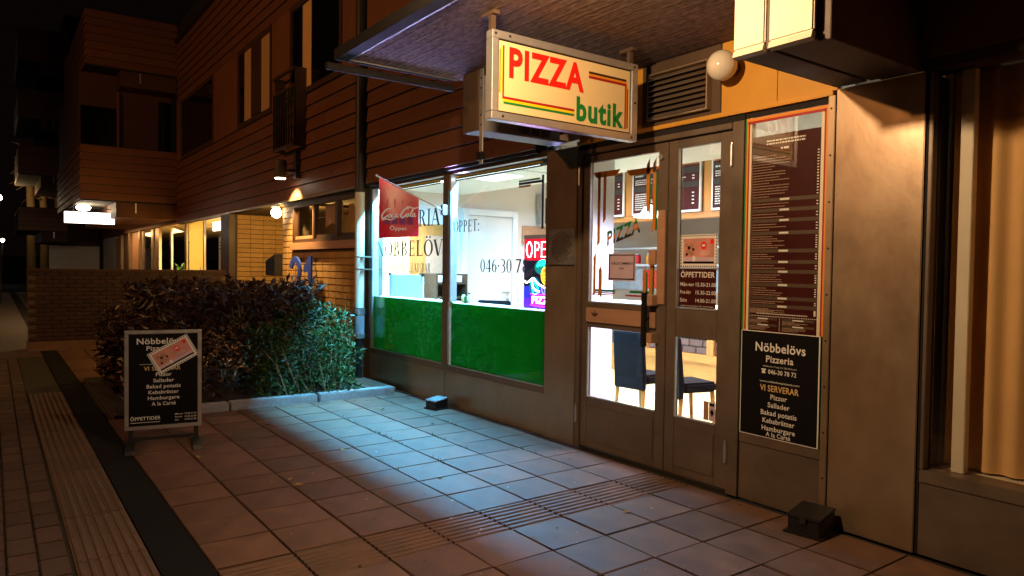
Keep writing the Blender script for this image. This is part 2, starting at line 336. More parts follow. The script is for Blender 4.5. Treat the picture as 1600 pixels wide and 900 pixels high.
def serif_glyph(ch):
    R = lambda x0, x1, y0, y1: [(x0, y0), (x1, y0), (x1, y1), (x0, y1)]
    T, t = 0.15, 0.05
    def stem(x, w=T, b=True, tp=True):
        o = [R(x, x + w, 0, 1)]
        if b: o.append(R(x - 0.08, x + w + 0.08, 0, 0.035))
        if tp: o.append(R(x - 0.08, x + w + 0.08, 0.965, 1))
        return o
    def diag(x0, y0, x1, y1, w): return [[(x0 - w / 2, y0), (x0 + w / 2, y0), (x1 + w / 2, y1), (x1 - w / 2, y1)]]
    half = lambda cx, cy, rx, ry: ring2(cx, cy, rx, ry, rx - T, ry - t, -90, 90, 9)
    g = {
     'I': (stem(0.10), 0.35), 'P': (stem(0.10) + half(0.25, 0.73, 0.36, 0.27), 0.66),
     'R': (stem(0.10) + half(0.25, 0.74, 0.34, 0.26) + diag(0.62, 0, 0.40, 0.5, 0.17) + [R(0.54, 0.76, 0, 0.035)], 0.76),
     'B': (stem(0.10) + half(0.25, 0.76, 0.31, 0.24) + half(0.25, 0.26, 0.37, 0.26), 0.68),
     'D': (stem(0.10) + half(0.25, 0.5, 0.48, 0.5), 0.80),
     'E': (stem(0.10) + [R(0.1, 0.6, 0, t), R(0.1, 0.58, 1 - t, 1), R(0.1, 0.5, 0.48, 0.53), R(0.56, 0.6, 0, 0.22), R(0.54, 0.58, 0.8, 1), R(0.46, 0.5, 0.4, 0.61)], 0.66),
     'L': (stem(0.10) + [R(0.1, 0.6, 0, t), R(0.56, 0.6, 0, 0.24)], 0.64),
     'T': (stem(0.27, tp=False) + [R(0.0, 0.69, 1 - t, 1), R(0, 0.04, 0.78, 1), R(0.65, 0.69, 0.78, 1)], 0.72),
     'O': (ring2(0.40, 0.5, 0.40, 0.52, 0.24, 0.47, n=22), 0.82),
     'N': (stem(0.10, 0.05) + stem(0.66, 0.05, b=False) + diag(0.64, 0, 0.14, 1, 0.17), 0.80),
     'A': (diag(0.06, 0, 0.36, 1, 0.055) + diag(0.66, 0, 0.36, 1, 0.17) + [R(0.16, 0.55, 0.32, 0.37), R(-0.04, 0.18, 0, 0.035), R(0.5, 0.8, 0, 0.035)], 0.78),
     'V': (diag(0.36, 0, 0.08, 1, 0.17) + diag(0.38, 0, 0.66, 1, 0.055) + [R(-0.06, 0.22, 0.965, 1), R(0.56, 0.76, 0.965, 1)], 0.74),
     'K': (stem(0.10) + diag(0.22, 0.42, 0.62, 1, 0.06) + diag(0.66, 0, 0.34, 0.58, 0.17) + [R(0.52, 0.8, 0, 0.035), R(0.5, 0.72, 0.965, 1)], 0.80),
     'S': (ring2(0.27, 0.75, 0.23, 0.26, 0.12, 0.21, 20, 270) + ring2(0.27, 0.26, 0.25, 0.27, 0.12, 0.21, -160, 90), 0.56),
     'Z': (diag(0.10, 0.03, 0.52, 0.97, 0.18) + [R(0.02, 0.6, 0, t), R(0.02, 0.6, 1 - t, 1), R(0.56, 0.6, 0, 0.24), R(0.02, 0.06, 0.78, 1)], 0.64),
     '&': (ring2(0.30, 0.76, 0.19, 0.25, 0.09, 0.2) + ring2(0.30, 0.26, 0.28, 0.28, 0.14, 0.22, 60, 330) + diag(0.72, 0, 0.26, 0.62, 0.13), 0.80),
     '0': (ring2(0.28, 0.5, 0.27, 0.52, 0.13, 0.47, n=20), 0.58), '8': (ring2(0.28, 0.76, 0.22, 0.25, 0.10, 0.2) + ring2(0.28, 0.26, 0.26, 0.28, 0.12, 0.23), 0.57),
     '6': (ring2(0.28, 0.3, 0.26, 0.32, 0.12, 0.27) + ring2(0.42, 0.42, 0.40, 0.60, 0.27, 0.56, 90, 190, 9), 0.57),
     '4': ([R(0.34, 0.48, 0, 1), R(0.0, 0.6, 0.25, 0.32), R(0.26, 0.56, 0, 0.035)] + diag(0.03, 0.28, 0.38, 0.98, 0.06), 0.62),
     '3': (half(0.20, 0.75, 0.30, 0.27) + half(0.20, 0.27, 0.34, 0.29) + [R(0.03, 0.2, 0.93, 1), R(0.02, 0.2, 0, 0.05)], 0.56),
     '7': (diag(0.18, 0, 0.48, 0.95, 0.13) + [R(0.02, 0.54, 0.9, 1), R(0.02, 0.06, 0.75, 1)], 0.57),
     '2': (ring2(0.27, 0.72, 0.25, 0.30, 0.11, 0.25, -30, 180) + diag(0.08, 0.04, 0.46, 0.6, 0.09) + [R(0.02, 0.54, 0, 0.1)], 0.57),
     '-': ([R(0.03, 0.27, 0.42, 0.50)], 0.30), '.': ([R(0.06, 0.2, 0.42, 0.56)], 0.27), ':': ([R(0.06, 0.2, 0, 0.14), R(0.06, 0.2, 0.5, 0.64)], 0.28),
     ' ': ([], 0.32)}
    if ch == 'Ö':
        p, w_ = g['O']; return p + [R(0.20, 0.33, 1.1, 1.23), R(0.47, 0.6, 1.1, 1.23)], w_
    return g[ch]
def serif(mb, s, pmap, u0, u1, v, cap):
    if isinstance(mb, TLs): m_ = MB(); mb.L.append(m_); mb = m_
    x = 0; polys = []
    for ch in s:
        p, w_ = serif_glyph(ch); polys += [[(a + x, b) for a, b in q] for q in p]; x += w_ + 0.06
    k = (u1 - u0) / x
    for i, q in enumerate(polys):
        mb.poly([pmap(u0 + a * k, v + b * cap) for a, b in q])
    return mb
def ribbon(mb, pts, wid, pmap, closed=False):
    """smooth stroke through 2D points with width(s)"""
    P = [Vector((p[0], p[1])) for p in pts]; W = wid if isinstance(wid, (list, tuple)) else [wid] * len(P)
    out = []; ow = []
    n = len(P)
    for i in range(n - 1):
        p0, p1, p2, p3 = P[max(i - 1, 0)], P[i], P[i + 1], P[min(i + 2, n - 1)]
        for t in (0, .25, .5, .75):
            out.append(0.5 * ((2 * p1) + (-p0 + p2) * t + (2 * p0 - 5 * p1 + 4 * p2 - p3) * t * t + (-p0 + 3 * p1 - 3 * p2 + p3) * t ** 3)); ow.append(W[i] * (1 - t) + W[i + 1] * t)
    out.append(P[-1]); ow.append(W[-1])
    L = []; Rr = []
    for i, p in enumerate(out):
        d = out[min(i + 1, len(out) - 1)] - out[max(i - 1, 0)]
        if d.length < 1e-9: d = Vector((1, 0))
        d.normalize(); nrm = Vector((-d.y, d.x)) * ow[i] / 2; L.append(p + nrm); Rr.append(p - nrm)
    base = len(mb.v)
    for a, b in zip(L, Rr): mb.v.append(tuple(pmap(a.x, a.y))); mb.v.append(tuple(pmap(b.x, b.y)))
    for i in range(len(out) - 1): mb.f.append((base + 2 * i, base + 2 * i + 1, base + 2 * i + 3, base + 2 * i + 2))
    return mb
class TLs:
    def __init__(s): s.L = []; s.m = None
    def poly(s, pts):
        if s.m is None: s.m = MB(); s.L.append(s.m)
        s.m.poly(pts); return s
def rect2(mb, pmap, u0, u1, v0, v1): return mb.poly([pmap(u0, v0), pmap(u1, v0), pmap(u1, v1), pmap(u0, v1)])
def fmap(y): return lambda u, v: (u, y, v)

exec_sections = []
# ================================================================== GROUND
S = lambda o: tag(o, None, None, kind='structure')
g = S(obj('ground', MB().box(-160, 90, -90, 60, -0.4, -0.06), 'asphalt'))
path = S(obj('pavement', MB().box(-45, 12, -2.2, 0.69, -0.2, -0.014), 'joint'))
strip = S(obj('dark_strip', MB().box(-45, 12, 0.70, 0.936, -0.2, -0.004), 'asphalt'))  # dark strip between the guide tiles and the forecourt slabs
terr = S(obj('paved_forecourt', MB().box(-15.3, 2, 0.938, 4.27, -0.2, -0.016), 'joint'))
TX, TY, PX, PY = -3.503, 2.98, 0.3965, 0.4085
tile_me = MB().box(-PX / 2 + .003, PX / 2 - .003, -PY / 2 + .0055, PY / 2 - .0055, -0.05, 0).mesh('paving_tile', bevel=0.004)
rib = MB().box(-PX / 2 + .004, PX / 2 - .004, -PY / 2 + .008, PY / 2 - .008, -0.05, -0.006)
for k in range(7):
    cx = -PX / 2 + 0.035 + k * 0.0545
    rib.prism([(cx - .017, -.006), (cx + .017, -.006), (cx + .009, .002), (cx - .009, .002)], 'y', -PY / 2 + .009, PY / 2 - .009)
rib_me = rib.mesh('ribbed_tile')
tile_var = [tile_me]
for k in range(7):
    m2 = tile_me.copy(); m2.name = 'paving_tile'
    for v in m2.vertices:
        if v.co.z > -.006 and random.random() < .5: v.co.x += rnd(-.004, .003) * (1 if v.co.x > 0 else -1); v.co.y += rnd(-.004, .003) * (1 if v.co.y > 0 else -1); v.co.z += rnd(-.002, .0)
    tile_var.append(m2)
for me in tile_var + [rib_me]: me.materials.append(M['slab'])
def gettile(i, j):
    x = TX + (i + .5) * PX; y = TY + (j + .5) * PY
    if y - PY / 2 < 0.92: return
    if i < -12 and x > -11.2: return
    if y > 4.27 or x < -15.2: return
    r = (rnd(-.006, .006), rnd(-.006, .006), rnd(-.006, .006))
    piece('ribbed_tile' if i == -1 else 'paving_tile', rib_me if i == -1 else random.choice(tile_var), None, terr, (x, y + rnd(-.001, .001), rnd(-.0025, 0.001)), r)
for i in range(-30, 7):
    for j in range(-5, 3): gettile(i, j)
# tactile guide strip along the path, its ribs running with the path
tr = MB().box(-.197, .197, -.172, .172, -.05, -.006)
for k in range(7):
    cy = -.15 + k * .05
    tr.prism([(cy - .016, -.006), (cy + .016, -.006), (cy + .008, .003), (cy - .008, .003)], 'x', -.196, .196)
tr_me = tr.mesh('tactile_tile'); tr_me.materials.append(M['tactile'])
for k in range(20): piece('tactile_tile', tr_me, None, path, (-10.2 + k * .4, .52, rnd(-.002, .001)))
pv_me = MB().box(-.136, .136, -.066, .066, -.05, 0).mesh('paver', bevel=.006); pv_me.materials.append(M['paver'])
n = 0
for r in range(7):
    for k in range(40):
        x = -14.2 + k * .28 + (r % 2) * .14; y = .26 - r * .14
        if x > -3.2 or n >= 270: continue
        piece('paver', pv_me, None, path, (x, y, rnd(-.004, .001)), (rnd(-.01, .01), rnd(-.01, .01), 0)); n += 1
S(obj('paver_path', MB().box(-45, -14.4, -2.2, .69, -.012, -.002), 'paver'))
S(obj('far_forecourt', MB().box(-45, -15.3, .965, 4.2, -.2, -.004), 'slab'))
# planting bed with its granite kerb
S(obj('planting_bed', MB().box(-11.25, -8.26, 1.0, 4.15, -.2, .03), 'soil'))
kb = S(obj('kerb', MB().box(-8.26, -8.1, .98, 4.12, -.2, -.02), 'joint'))
kme = MB().box(-.075, .075, -.49, .49, -.1, .085).mesh('kerbstone', bevel=.012); kme.materials.append(M['kerb'])
for k in range(3): piece('kerbstone', kme, None, kb, (-8.18 + rnd(-.006, .006), 3.6 - k * 1.0, rnd(-.006, .004)))
S(obj('wall_foot_slab', MB().box(-9.3, -8.28, 3.86, 4.19, -.2, .05), 'slab'))

# ================================================================== MAIN BUILDING
B = thing('apartment_building', (-5, 4.27, 0), 'long brown apartment building with boarded upper floor and a pizza shop at street level', 'building')
FY = 4.27
# --- brown metal pier between window and door, with a gap line
bx('pier_panel', 'brown_metal', B, -5.302, -4.868, 4.245, 4.40, 0.0, 2.70, bevel=.004)
bx('pier_panel', 'brown_metal', B, -2.44, -1.915, 4.247, 4.55, 0.0, 2.735, bevel=.004)
fl = bx('pier_flange', 'brown_metal', B, -2.488, -2.443, 4.235, 4.5, 0.0, 2.70, bevel=.003)
mb = MB()
for k in range(9): mb.tube([(-2.466, 4.230, .3 + k * .29), (-2.466, 4.236, .3 + k * .29)], .006, 8)
obj('screw', mb, 'dark_metal', fl)['kind'] = 'stuff'
bx('pier_gap', 'dark_gap', B, -1.912, -1.90, 4.262, 4.5, 0, 2.73)
# --- shop window: two bays
wn = bx('shop_window', 'door_metal', B, -9.19, -5.304, 4.262, 4.33, .405, .462, bevel=.004)
def sub(name, mat, par, *b, bevel=.003): return bx(name, mat, par, *b, bevel=bevel)
sub('jamb', 'alu', wn, -9.215, -9.165, 4.262, 4.36, .464, 2.70)
sub('mullion', 'door_metal', wn, -7.245, -7.118, 4.255, 4.33, .464, 2.662)
sub('mullion_edge', 'alu', wn, -7.116, -7.085, 4.265, 4.36, 1.2, 2.66)
sub('jamb', 'door_metal', wn, -5.33, -5.304, 4.262, 4.40, .464, 2.70)
sub('head', 'dark_wood', wn, -9.19, -5.304, 4.255, 4.34, 2.664, 2.72)
for a, b in ((-9.163, -7.247), (-7.083, -5.332)):
    sub('green_panel', 'green_film', wn, a, b, 4.288, 4.291, .464, 1.185, bevel=0)
    sub('lower_pane', 'glass', wn, a, b, 4.274, 4.280, .464, 1.185, bevel=0)
    sub('pane', 'glass', wn, a, b, 4.274, 4.280, 1.187, 2.662, bevel=0)
    sub('sill_edge', 'alu', wn, a, b, 4.258, 4.268, .464, .478)
bx('window_apron', 'brown_metal', B, -9.19, -7.186, 4.262, 4.36, 0, .403, bevel=.003)
bx('window_apron', 'brown_metal', B, -7.18, -5.304, 4.262, 4.36, 0, .403, bevel=.003)
# lettering and coloured lines on the panes (vinyl on the inner face)
F = fmap(4.2835); F2 = fmap(4.2825)
mb = TLs(); serif(mb, 'ÖPPET:', F, -7.05, -6.50, 2.0, .13); serif(mb, '046.30', F, -6.483, -5.89, 1.553, .137)
serif(mb, '78', F, -5.84, -5.61, 1.555, .137); obj('lettering', mb, 'vinyl', wn)
mb = TLs(); serif(mb, 'PIZZERIA', F, -8.75, -7.34, 2.10, .205); obj('lettering', mb, 'vinyl', wn)
mb = TLs(); serif(mb, 'NÖBBELÖV', F, -9.06, -7.27, 1.735, .195); serif(mb, 'KEBAB&SALLADSBAR', F, -8.68, -7.57, 1.53, .115); obj('lettering', mb, 'vinyl_gold', wn)
def corner_lines(u0, u1, v0, v1, cols, par):
    for k, c in enumerate(cols):
        mb = MB(); d = k * .018
        rect2(mb, F2, u0, u1, v1 - d - .016, v1 - d)
        obj('trim_line', mb, c, par)
for a, b in ((-8.9, -7.35), (-7.02, -5.42)): corner_lines(a, b, 0, 2.635, ('print_yellow', 'print_green', 'vinyl'), wn)
mb = MB(); rect2(mb, F2, -5.80, -5.40, 2.43, 2.455); rect2(mb, F2, -5.425, -5.39, 1.98, 2.50); obj('trim_line', mb, 'vinyl', wn)
mb = MB(); rect2(mb, F2, -5.80, -5.45, 2.46, 2.478); obj('trim_line', mb, 'print_green', wn)
mb = MB(); rect2(mb, F2, -5.80, -5.60, 2.405, 2.425); obj('trim_line', mb, 'print_orange', wn)
# --- left post beside the shop window
bx('corner_post', 'brown_paint', B, -9.50, -9.218, 4.25, 4.45, 0, 2.72, bevel=.004)

# --- entrance double door
fr = bx('door_frame', 'door_metal', B, -4.866, -3.222, 4.255, 4.36, 2.612, 2.655, bevel=.004)
bx('head_gap', 'dark_gap', B, -4.866, -3.12, 4.262, 4.36, 2.657, 2.70)
sub('frame_jamb', 'door_metal', fr, -4.866, -4.812, 4.255, 4.36, 0, 2.61)
sub('frame_jamb', 'door_metal', fr, -3.213, -3.118, 4.252, 4.36, 0, 2.655)
sub('threshold', 'dark_metal', fr, -4.81, -3.215, 4.27, 4.42, -.02, .012)
sub('leak_blocker', 'dark_gap', fr, -4.81, -3.215, 4.322, 4.36, 2.585, 2.6115, bevel=0)  # added strip that blocks shop light leaking above the leaves
def leaf(x0, x1, g0, g1, hinge_x, label):
    y0, y1 = 4.275, 4.32
    d = bx('door', 'door_metal', B, x0, g0, y0, y1, .02, 2.60, bevel=.003); d['label'] = label
    sub('door_stile', 'door_metal', d, g1, x1, y0, y1, .02, 2.60)
    for a, b in ((2.537, 2.60), (1.088, 1.305), (.02, .466)): sub('door_rail', 'door_metal', d, g0 + .0005, g1 - .0005, y0 + .001, y1, a, b)
    sub('kick_panel', 'door_metal', d, g0 + .01, g1 - .01, y0 - .006, y0 + .001, .085, .395)
    sub('glass_pane', 'glass', d, g0 + .001, g1 - .001, 4.295, 4.301, 1.306, 2.536, bevel=0)
    sub('glass_pane', 'glass', d, g0 + .001, g1 - .001, 4.295, 4.301, .467, 1.087, bevel=0)
    m = MB()
    for a, b in ((1.306, 2.536), (.467, 1.087)):
        m.box(g0, g0 + .012, y0 - .004, y0 + .012, a, b); m.box(g0 + .012, g1, y0 - .004, y0 + .012, a, a + .012)
    obj('glazing_bead', m, 'alu', d)
    for z in (.30, 2.42):
        obj('hinge', MB().tube([(hinge_x, 4.248, z - .075), (hinge_x, 4.248, z + .075)], .014, 10).tube([(hinge_x, 4.248, z + .078), (hinge_x, 4.248, z + .09)], .009, 8), 'steel', d)
    return d
dl = leaf(-4.808, -3.826, -4.73, -3.925, -4.838, 'wider left door leaf with pale push plate and tall black pull handle')
dr = leaf(-3.818, -3.219, -3.722, -3.332, -3.214, 'narrow right door leaf with opening hours on its glass')
pp = sub('push_plate', 'wood_pale', dl, -4.735, -3.92, 4.255, 4.274, 1.135, 1.262)
for cx in (-4.62, -4.02):
    mb = MB()
    for a in (-50, 0, 50):
        t = math.radians(90 + a); dx, dz = math.cos(t), math.sin(t)
        mb.poly([(cx, 4.254, 1.185), (cx + dx * .03 - dz * .012, 4.254, 1.185 + dz * .03 + dx * .012), (cx + dx * .062, 4.254, 1.185 + dz * .062), (cx + dx * .03 + dz * .012, 4.254, 1.185 + dz * .03 - dx * .012)])
    obj('painted_flower', mb, 'dark_wood', dl)
sub('lock_plate', 'wood_pale', dl, -3.915, -3.833, 4.258, 4.274, 1.33, 2.07)
h = obj('pull_handle', MB().box(-4.01, -3.955, 4.185, 4.215, .985, 1.42), 'black', dl, bevel=.008)
for z in (1.02, 1.32): obj('handle_bracket', MB().box(-3.955, -3.90, 4.20, 4.273, z, z + .08), 'wood_pale', dl)
sub('lock_case', 'wood_pale', dl, -4.00, -3.925, 4.255, 4.274, 1.64, 1.76)
obj('door_closer_knob', MB().tube([(-3.89, 4.255, 2.49), (-3.89, 4.275, 2.49)], .022, 14), 'steel', dl)
# vinyl lines and PIZZA on the left leaf's glass
FD = fmap(4.3035); FD2 = fmap(4.3025)
def sl(mb, a, b, w):  # bar with slanted ends
    (x0, z0), (x1, z1) = a, b
    if abs(x1 - x0) > abs(z1 - z0): mb.poly([FD2(x0, z0), FD2(x1 - w, z1), FD2(x1, z1 + w), FD2(x0 - w * .8, z0 + w)])
    else: mb.poly([FD2(x0, z0), FD2(x0 + w, z0 + w), FD2(x1 + w, z1 + w), FD2(x1, z1 - w * .5)])
mb = MB()
for (a, b) in (((-4.68, 2.40), (-4.38, 2.40)), ((-4.27, 2.38), (-3.94, 2.38))): sl(mb, a, b, .05)
for (a, b) in (((-4.655, 1.80), (-4.655, 2.42)), ((-4.585, 2.0), (-4.585, 2.42)), ((-4.08, 2.05), (-4.08, 2.47)), ((-4.01, 1.90), (-4.01, 2.47)),
               ((-4.70, 1.36), (-4.70, 1.72)), ((-4.63, 1.36), (-4.63, 1.61)), ((-4.10, 1.36), (-4.10, 1.60)), ((-4.03, 1.36), (-4.03, 1.72))): sl(mb, a, b, .034)
rect2(mb, FD2, -4.72, -4.45, 1.375, 1.385); obj('trim_line', mb, 'print_orange', dl)
mb = MB()
for x, a, b in ((-4.055, 2.05, 2.36), (-3.98, 1.92, 2.38), (-4.07, 1.36, 1.58), (-4.0, 1.36, 1.66), (-4.61, 1.36, 1.6)): rect2(mb, FD, x, x + .022, a, b)
rect2(mb, FD, -4.70, -4.42, 1.405, 1.425); rect2(mb, FD, -4.25, -4.02, 1.405, 1.425); obj('trim_line', mb, 'print_green', dl)
mb = MB(); rect2(mb, FD, -4.70, -4.42, 1.39, 1.402); rect2(mb, FD, -4.30, -3.96, 1.375, 1.39); obj('trim_line', mb, 'print_dkred', dl)
for s_, c_, dz in (('PIZZA', 'print_dkred', 0), ('PIZZA', 'print_green', .0)):
    pass
slant = lambda u, v: (u, 4.3035, v + (u + 4.53) * .28)
def clipped_text(zlo, zhi, mat):
    m = MB(); text(m, 'PIZZA', lambda u, v: (u, 0, v), -4.335, 0, .125, .39, bold=.03)
    bm = bmesh.new(); me = bpy.data.meshes.new('t'); me.from_pydata(m.v, [], m.f); bm.from_mesh(me)
    for z, flip in ((zlo, True), (zhi, False)):
        geom = bm.verts[:] + bm.edges[:] + bm.faces[:]
        bmesh.ops.bisect_plane(bm, geom=geom, plane_co=(0, 0, z), plane_no=(0, 0, 1), clear_outer=not flip, clear_inner=flip)
    out = MB(); bm.verts.index_update(); out.v = [slant(v.co.x, v.co.z + 1.80) for v in bm.verts]; out.f = [tuple(q.index for q in f.verts) for f in bm.faces]
    bm.free(); bpy.data.meshes.remove(me); obj('lettering', out, mat, dl)
clipped_text(-.02, .04, 'vinyl'); clipped_text(.0403, .083, 'print_orange'); clipped_text(.0833, .2, 'print_green')

# --- sidelight right of the door: glass with coloured edge stripes, panel below
sd = bx('side_window', 'door_metal', B, -3.112, -2.49, 4.262, 4.36, .40, .466, bevel=.003)
sub('pane', 'glass', sd, -3.06, -2.545, 4.262, 4.268, 1.19, 2.66, bevel=0)
sub('head', 'dark_gap', sd, -3.112, -2.49, 4.262, 4.36, 2.662, 2.698)
bx('side_apron', 'door_metal', B, -3.112, -2.49, 4.266, 4.36, 0, .398, bevel=.003)
x = -3.112
for c_, w_ in (('print_green', .012), ('print_orange', .014), ('print_dkred', .010), ('cream_paint', .020)):
    sub('edge_stripe', c_, sd, x, x + w_ - .001, 4.262, 4.30, 1.19 if c_ != 'print_green' else .468, 2.66, bevel=0); x += w_
x = -2.49
for c_, w_ in (('print_green', .010), ('print_orange', .015), ('print_dkred', .010), ('cream_paint', .022)):
    sub('edge_stripe', c_, sd, x - w_ + .001, x, 4.262, 4.30, 1.19 if c_ != 'print_green' else .468, 2.64, bevel=0); x -= w_
sub('edge_stripe', 'print_orange', sd, -3.10, -2.50, 4.258, 4.262, 2.635, 2.655, bevel=0)
sub('edge_stripe', 'print_dkred', sd, -3.09, -2.52, 4.257, 4.262, 2.618, 2.634, bevel=0)
sub('backing', 'print_green', sd, -3.097, -2.505, 4.272, 4.30, .468, 1.188, bevel=0)

# --- band, ochre panels and louvre over the door
bx('door_band', 'ochre', B, -4.87, -2.46, 4.235, 4.30, 2.702, 2.735, bevel=.003)
for a, b in ((-4.868, -4.105), (-3.325, -2.872), (-2.868, -2.445)): bx('fascia_panel', 'ochre', B, a, b, 4.262, 4.30, 2.737, 3.238, bevel=.002)
lv = bx('louvre_grille', 'brown_paint', B, -4.10, -3.33, 4.258, 4.30, 2.737, 3.238, bevel=.004)
for k in range(8):
    z = 2.795 + k * .042
    obj('louvre_slat', MB().prism([(4.20, z), (4.206, z - .004), (4.256, z + .03), (4.25, z + .034)], 'x', -3.985, -3.425), 'brown_metal', lv)
obj('louvre_frame', MB().box(-4.0, -3.988, 4.205, 4.257, 2.775, 3.14).box(-3.422, -3.41, 4.205, 4.257, 2.775, 3.14).box(-3.988, -3.422, 4.205, 4.257, 2.775, 2.787).box(-3.988, -3.422, 4.205, 4.257, 3.128, 3.14), 'brown_metal', lv)

# --- concrete canopy slab with its metal drip edge, and the beams that carry it
cp = bx('canopy', 'soffit', B, -5.40, 1.6, 2.30, 4.262, 3.24, 3.31)
sub('edge_flashing', 'dark_gap', cp, -5.47, 1.6, 2.20, 2.298, 3.232, 3.315)
sub('edge_flashing', 'dark_gap', cp, -5.47, -5.402, 2.30, 3.30, 3.232, 3.315)
sub('drip_strip', 'steel', cp, -5.402, 1.6, 2.299, 2.304, 3.229, 3.239, bevel=0)
sub('drip_strip', 'steel', cp, -5.4015, -5.396, 2.312, 3.30, 3.229, 3.239, bevel=0)
obj('gutter', MB().tube([(-5.50, 2.15, 3.185), (-5.50, 3.32, 3.185)], .03, 10), 'dark_gap', cp)
obj('old_paint', MB().box(-5.475, -5.4705, 2.22, 3.0, 3.24, 3.25), 'cream_paint', cp)
bm_ = bx('canopy_beam', 'blue_grey', B, -5.135, -5.115, 3.285, 4.24, 2.765, 3.238)
sub('beam_flange', 'blue_grey', bm_, -5.24, -5.005, 3.285, 4.24, 2.742, 2.764)
sub('beam_end_plate', 'brown_paint', bm_, -5.235, -5.01, 3.262, 3.284, 2.742, 3.238)
for y in (3.82, 3.93, 4.05): sub('beam_stiffener', 'blue_grey', bm_, -5.113, -5.012, y, y + .014, 2.765, 3.238)
st = sub('hanging_strap', 'alu', bm_, -4.985, -4.935, 3.268, 3.276, 2.46, 3.238, bevel=.001)
sub('strap_clamp', 'black', bm_, -5.0, -4.925, 3.25, 3.29, 2.49, 2.555)
mb = MB()
for z in (2.78, 2.86, 3.08, 3.16): mb.tube([(-4.96, 3.262, z), (-4.96, 3.268, z)], .008, 8)
obj('bolt', mb, 'dark_metal', bm_)['kind'] = 'stuff'
cb = bx('double_beam', 'brown_paint', B, -2.44, -2.25, 3.27, 4.24, 2.745, 3.238)
sub('beam', 'brown_paint', cb, -2.225, -2.0, 3.27, 4.24, 2.745, 3.6)
for a, b in ((-2.455, -2.262), (-2.238, -1.99)):
    sub('cream_cover', 'cream_paint', cb, a, b, 3.236, 3.266, 2.78, 3.7, bevel=.008)
    obj('cover_lip', MB().prism([(3.225, 2.745), (3.262, 2.735), (3.266, 2.778), (3.236, 2.778)], 'x', a + .004, b - .004), 'cream_paint', cb)
sub('joint_cap', 'brown_paint', cb, -2.261, -2.239, 3.25, 3.27, 2.75, 3.7)
sub('side_plate', 'brown_paint', cb, -1.998, -1.93, 3.29, 4.24, 2.735, 3.7)

# --- right-hand neighbouring window with curtain
rw = bx('curtained_window', 'door_metal', B, -1.897, 1.4, 4.255, 4.42, .415, .488, bevel=.004)
sub('window_jamb', 'door_metal', rw, -1.897, -1.876, 4.258, 4.32, .49, 2.73)
sub('pane', 'glass', rw, -1.856, 1.4, 4.30, 4.306, .49, 2.73, bevel=0)
sub('inner_sill', 'cream_paint', rw, -1.856, 1.4, 4.31, 4.62, .462, .487, bevel=0)
sub('inner_post', 'cream_paint', rw, -1.77, -1.705, 4.35, 4.41, .489, 2.73)
bx('window_apron', 'door_metal', B, -1.897, 1.4, 4.262, 4.40, 0, .413, bevel=.003)
bx('lintel', 'dark_wood', B, -1.93, 1.6, 4.24, 4.42, 2.735, 2.80, bevel=.003)
bx('fascia_wall', 'siding_panel', B, -1.93, 1.6, 4.215, 4.42, 2.802, 6.2)
# --- upper floor: overlapping boards, flat panels, windows
def board_me(L, h=.208):
    return MB().prism([(0, 0), (-.028, .0), (-.028, .012), (-.004, h - .014), (0, h - .014)], 'x', -L / 2, L / 2).mesh('cladding_board')
bme = {}
def boards(par, x0, x1, z0, nrow, y=4.2, seglen=4.1):
    for r in range(nrow):
        x = x0; first = rnd(.3, 1.0) * seglen
        while x < x1 - .05:
            L = min(first if x == x0 else seglen, x1 - x)
            if x1 - x - L < .5: L = x1 - x
            key = round(L, 2)
            if key not in bme: bme[key] = board_me(key - .006); bme[key].materials.append(M['siding'])
            piece('cladding_board', bme[key], None, par, (x + L / 2, y, z0 + r * .21)); x += L
            first = seglen
bx('upper_wall', 'dark_gap', B, -21.75, -5.42, 4.202, 4.34, 2.70, 8.2)
boards(B, -9.20, -5.42, 2.735, 8); boards(B, -21.7, -9.33, 2.735, 8)
bx('downpipe_recess', 'dark_gap', B, -9.33, -9.2, 4.195, 4.202, 2.73, 8)
boards(B, -21.7, -9.33, 6.02, 8, seglen=6.2); boards(B, -9.2, -5.42, 6.02, 7)
bx('wall_cap', 'dark_metal', B, -21.75, -5.3, 4.12, 4.34, 7.70, 7.78)
for a, b in ((-17.6, -15.62), (-13.33, -12.36), (-10.05, -9.33), (-9.2, -5.42), (-21.7, -21.2)):
    bx('flat_panel', 'siding_panel', B, a, b, 4.172, 4.20, 4.418, 6.015, bevel=.003)
def upwin(x0, x1, curtains, z0=4.42, z1=6.01):
    f = bx('window', 'dark_wood', B, x0, x0 + .09, 4.165, 4.2, z0, z1, bevel=.004)
    sub('window_frame', 'dark_wood', f, x1 - .09, x1, 4.165, 4.2, z0, z1); sub('window_frame', 'dark_wood', f, x0 + .091, x1 - .091, 4.165, 4.2, z1 - .09, z1); sub('window_frame', 'dark_wood', f, x0 + .091, x1 - .091, 4.165, 4.2, z0, z0 + .09)
    sub('pane', 'glass_dark', f, x0 + .091, x1 - .091, 4.19, 4.2, z0 + .091, z1 - .091, bevel=0)
    for a, b in curtains: sub('window_curtain', 'curtain_glow', f, a, b, 4.184, 4.189, z0 + .1, z1 - .1, bevel=0)
    return f
f1 = upwin(-15.6, -13.36, ((-15.13, -14.62), (-14.0, -13.47))); sub('window_frame', 'dark_wood', f1, -14.6, -14.02, 4.16, 4.189, 4.52, 5.91)
f2 = upwin(-12.34, -10.08, ()); sub('window_curtain', 'curtain', f2, -11.75, -11.35, 4.184, 4.189, 4.52, 5.9)
f3 = upwin(-21.18, -17.62, ())
rl = bx('juliet_railing', 'dark_wood', B, -12.62, -11.55, 3.96, 4.0, 4.78, 4.83, bevel=.003)
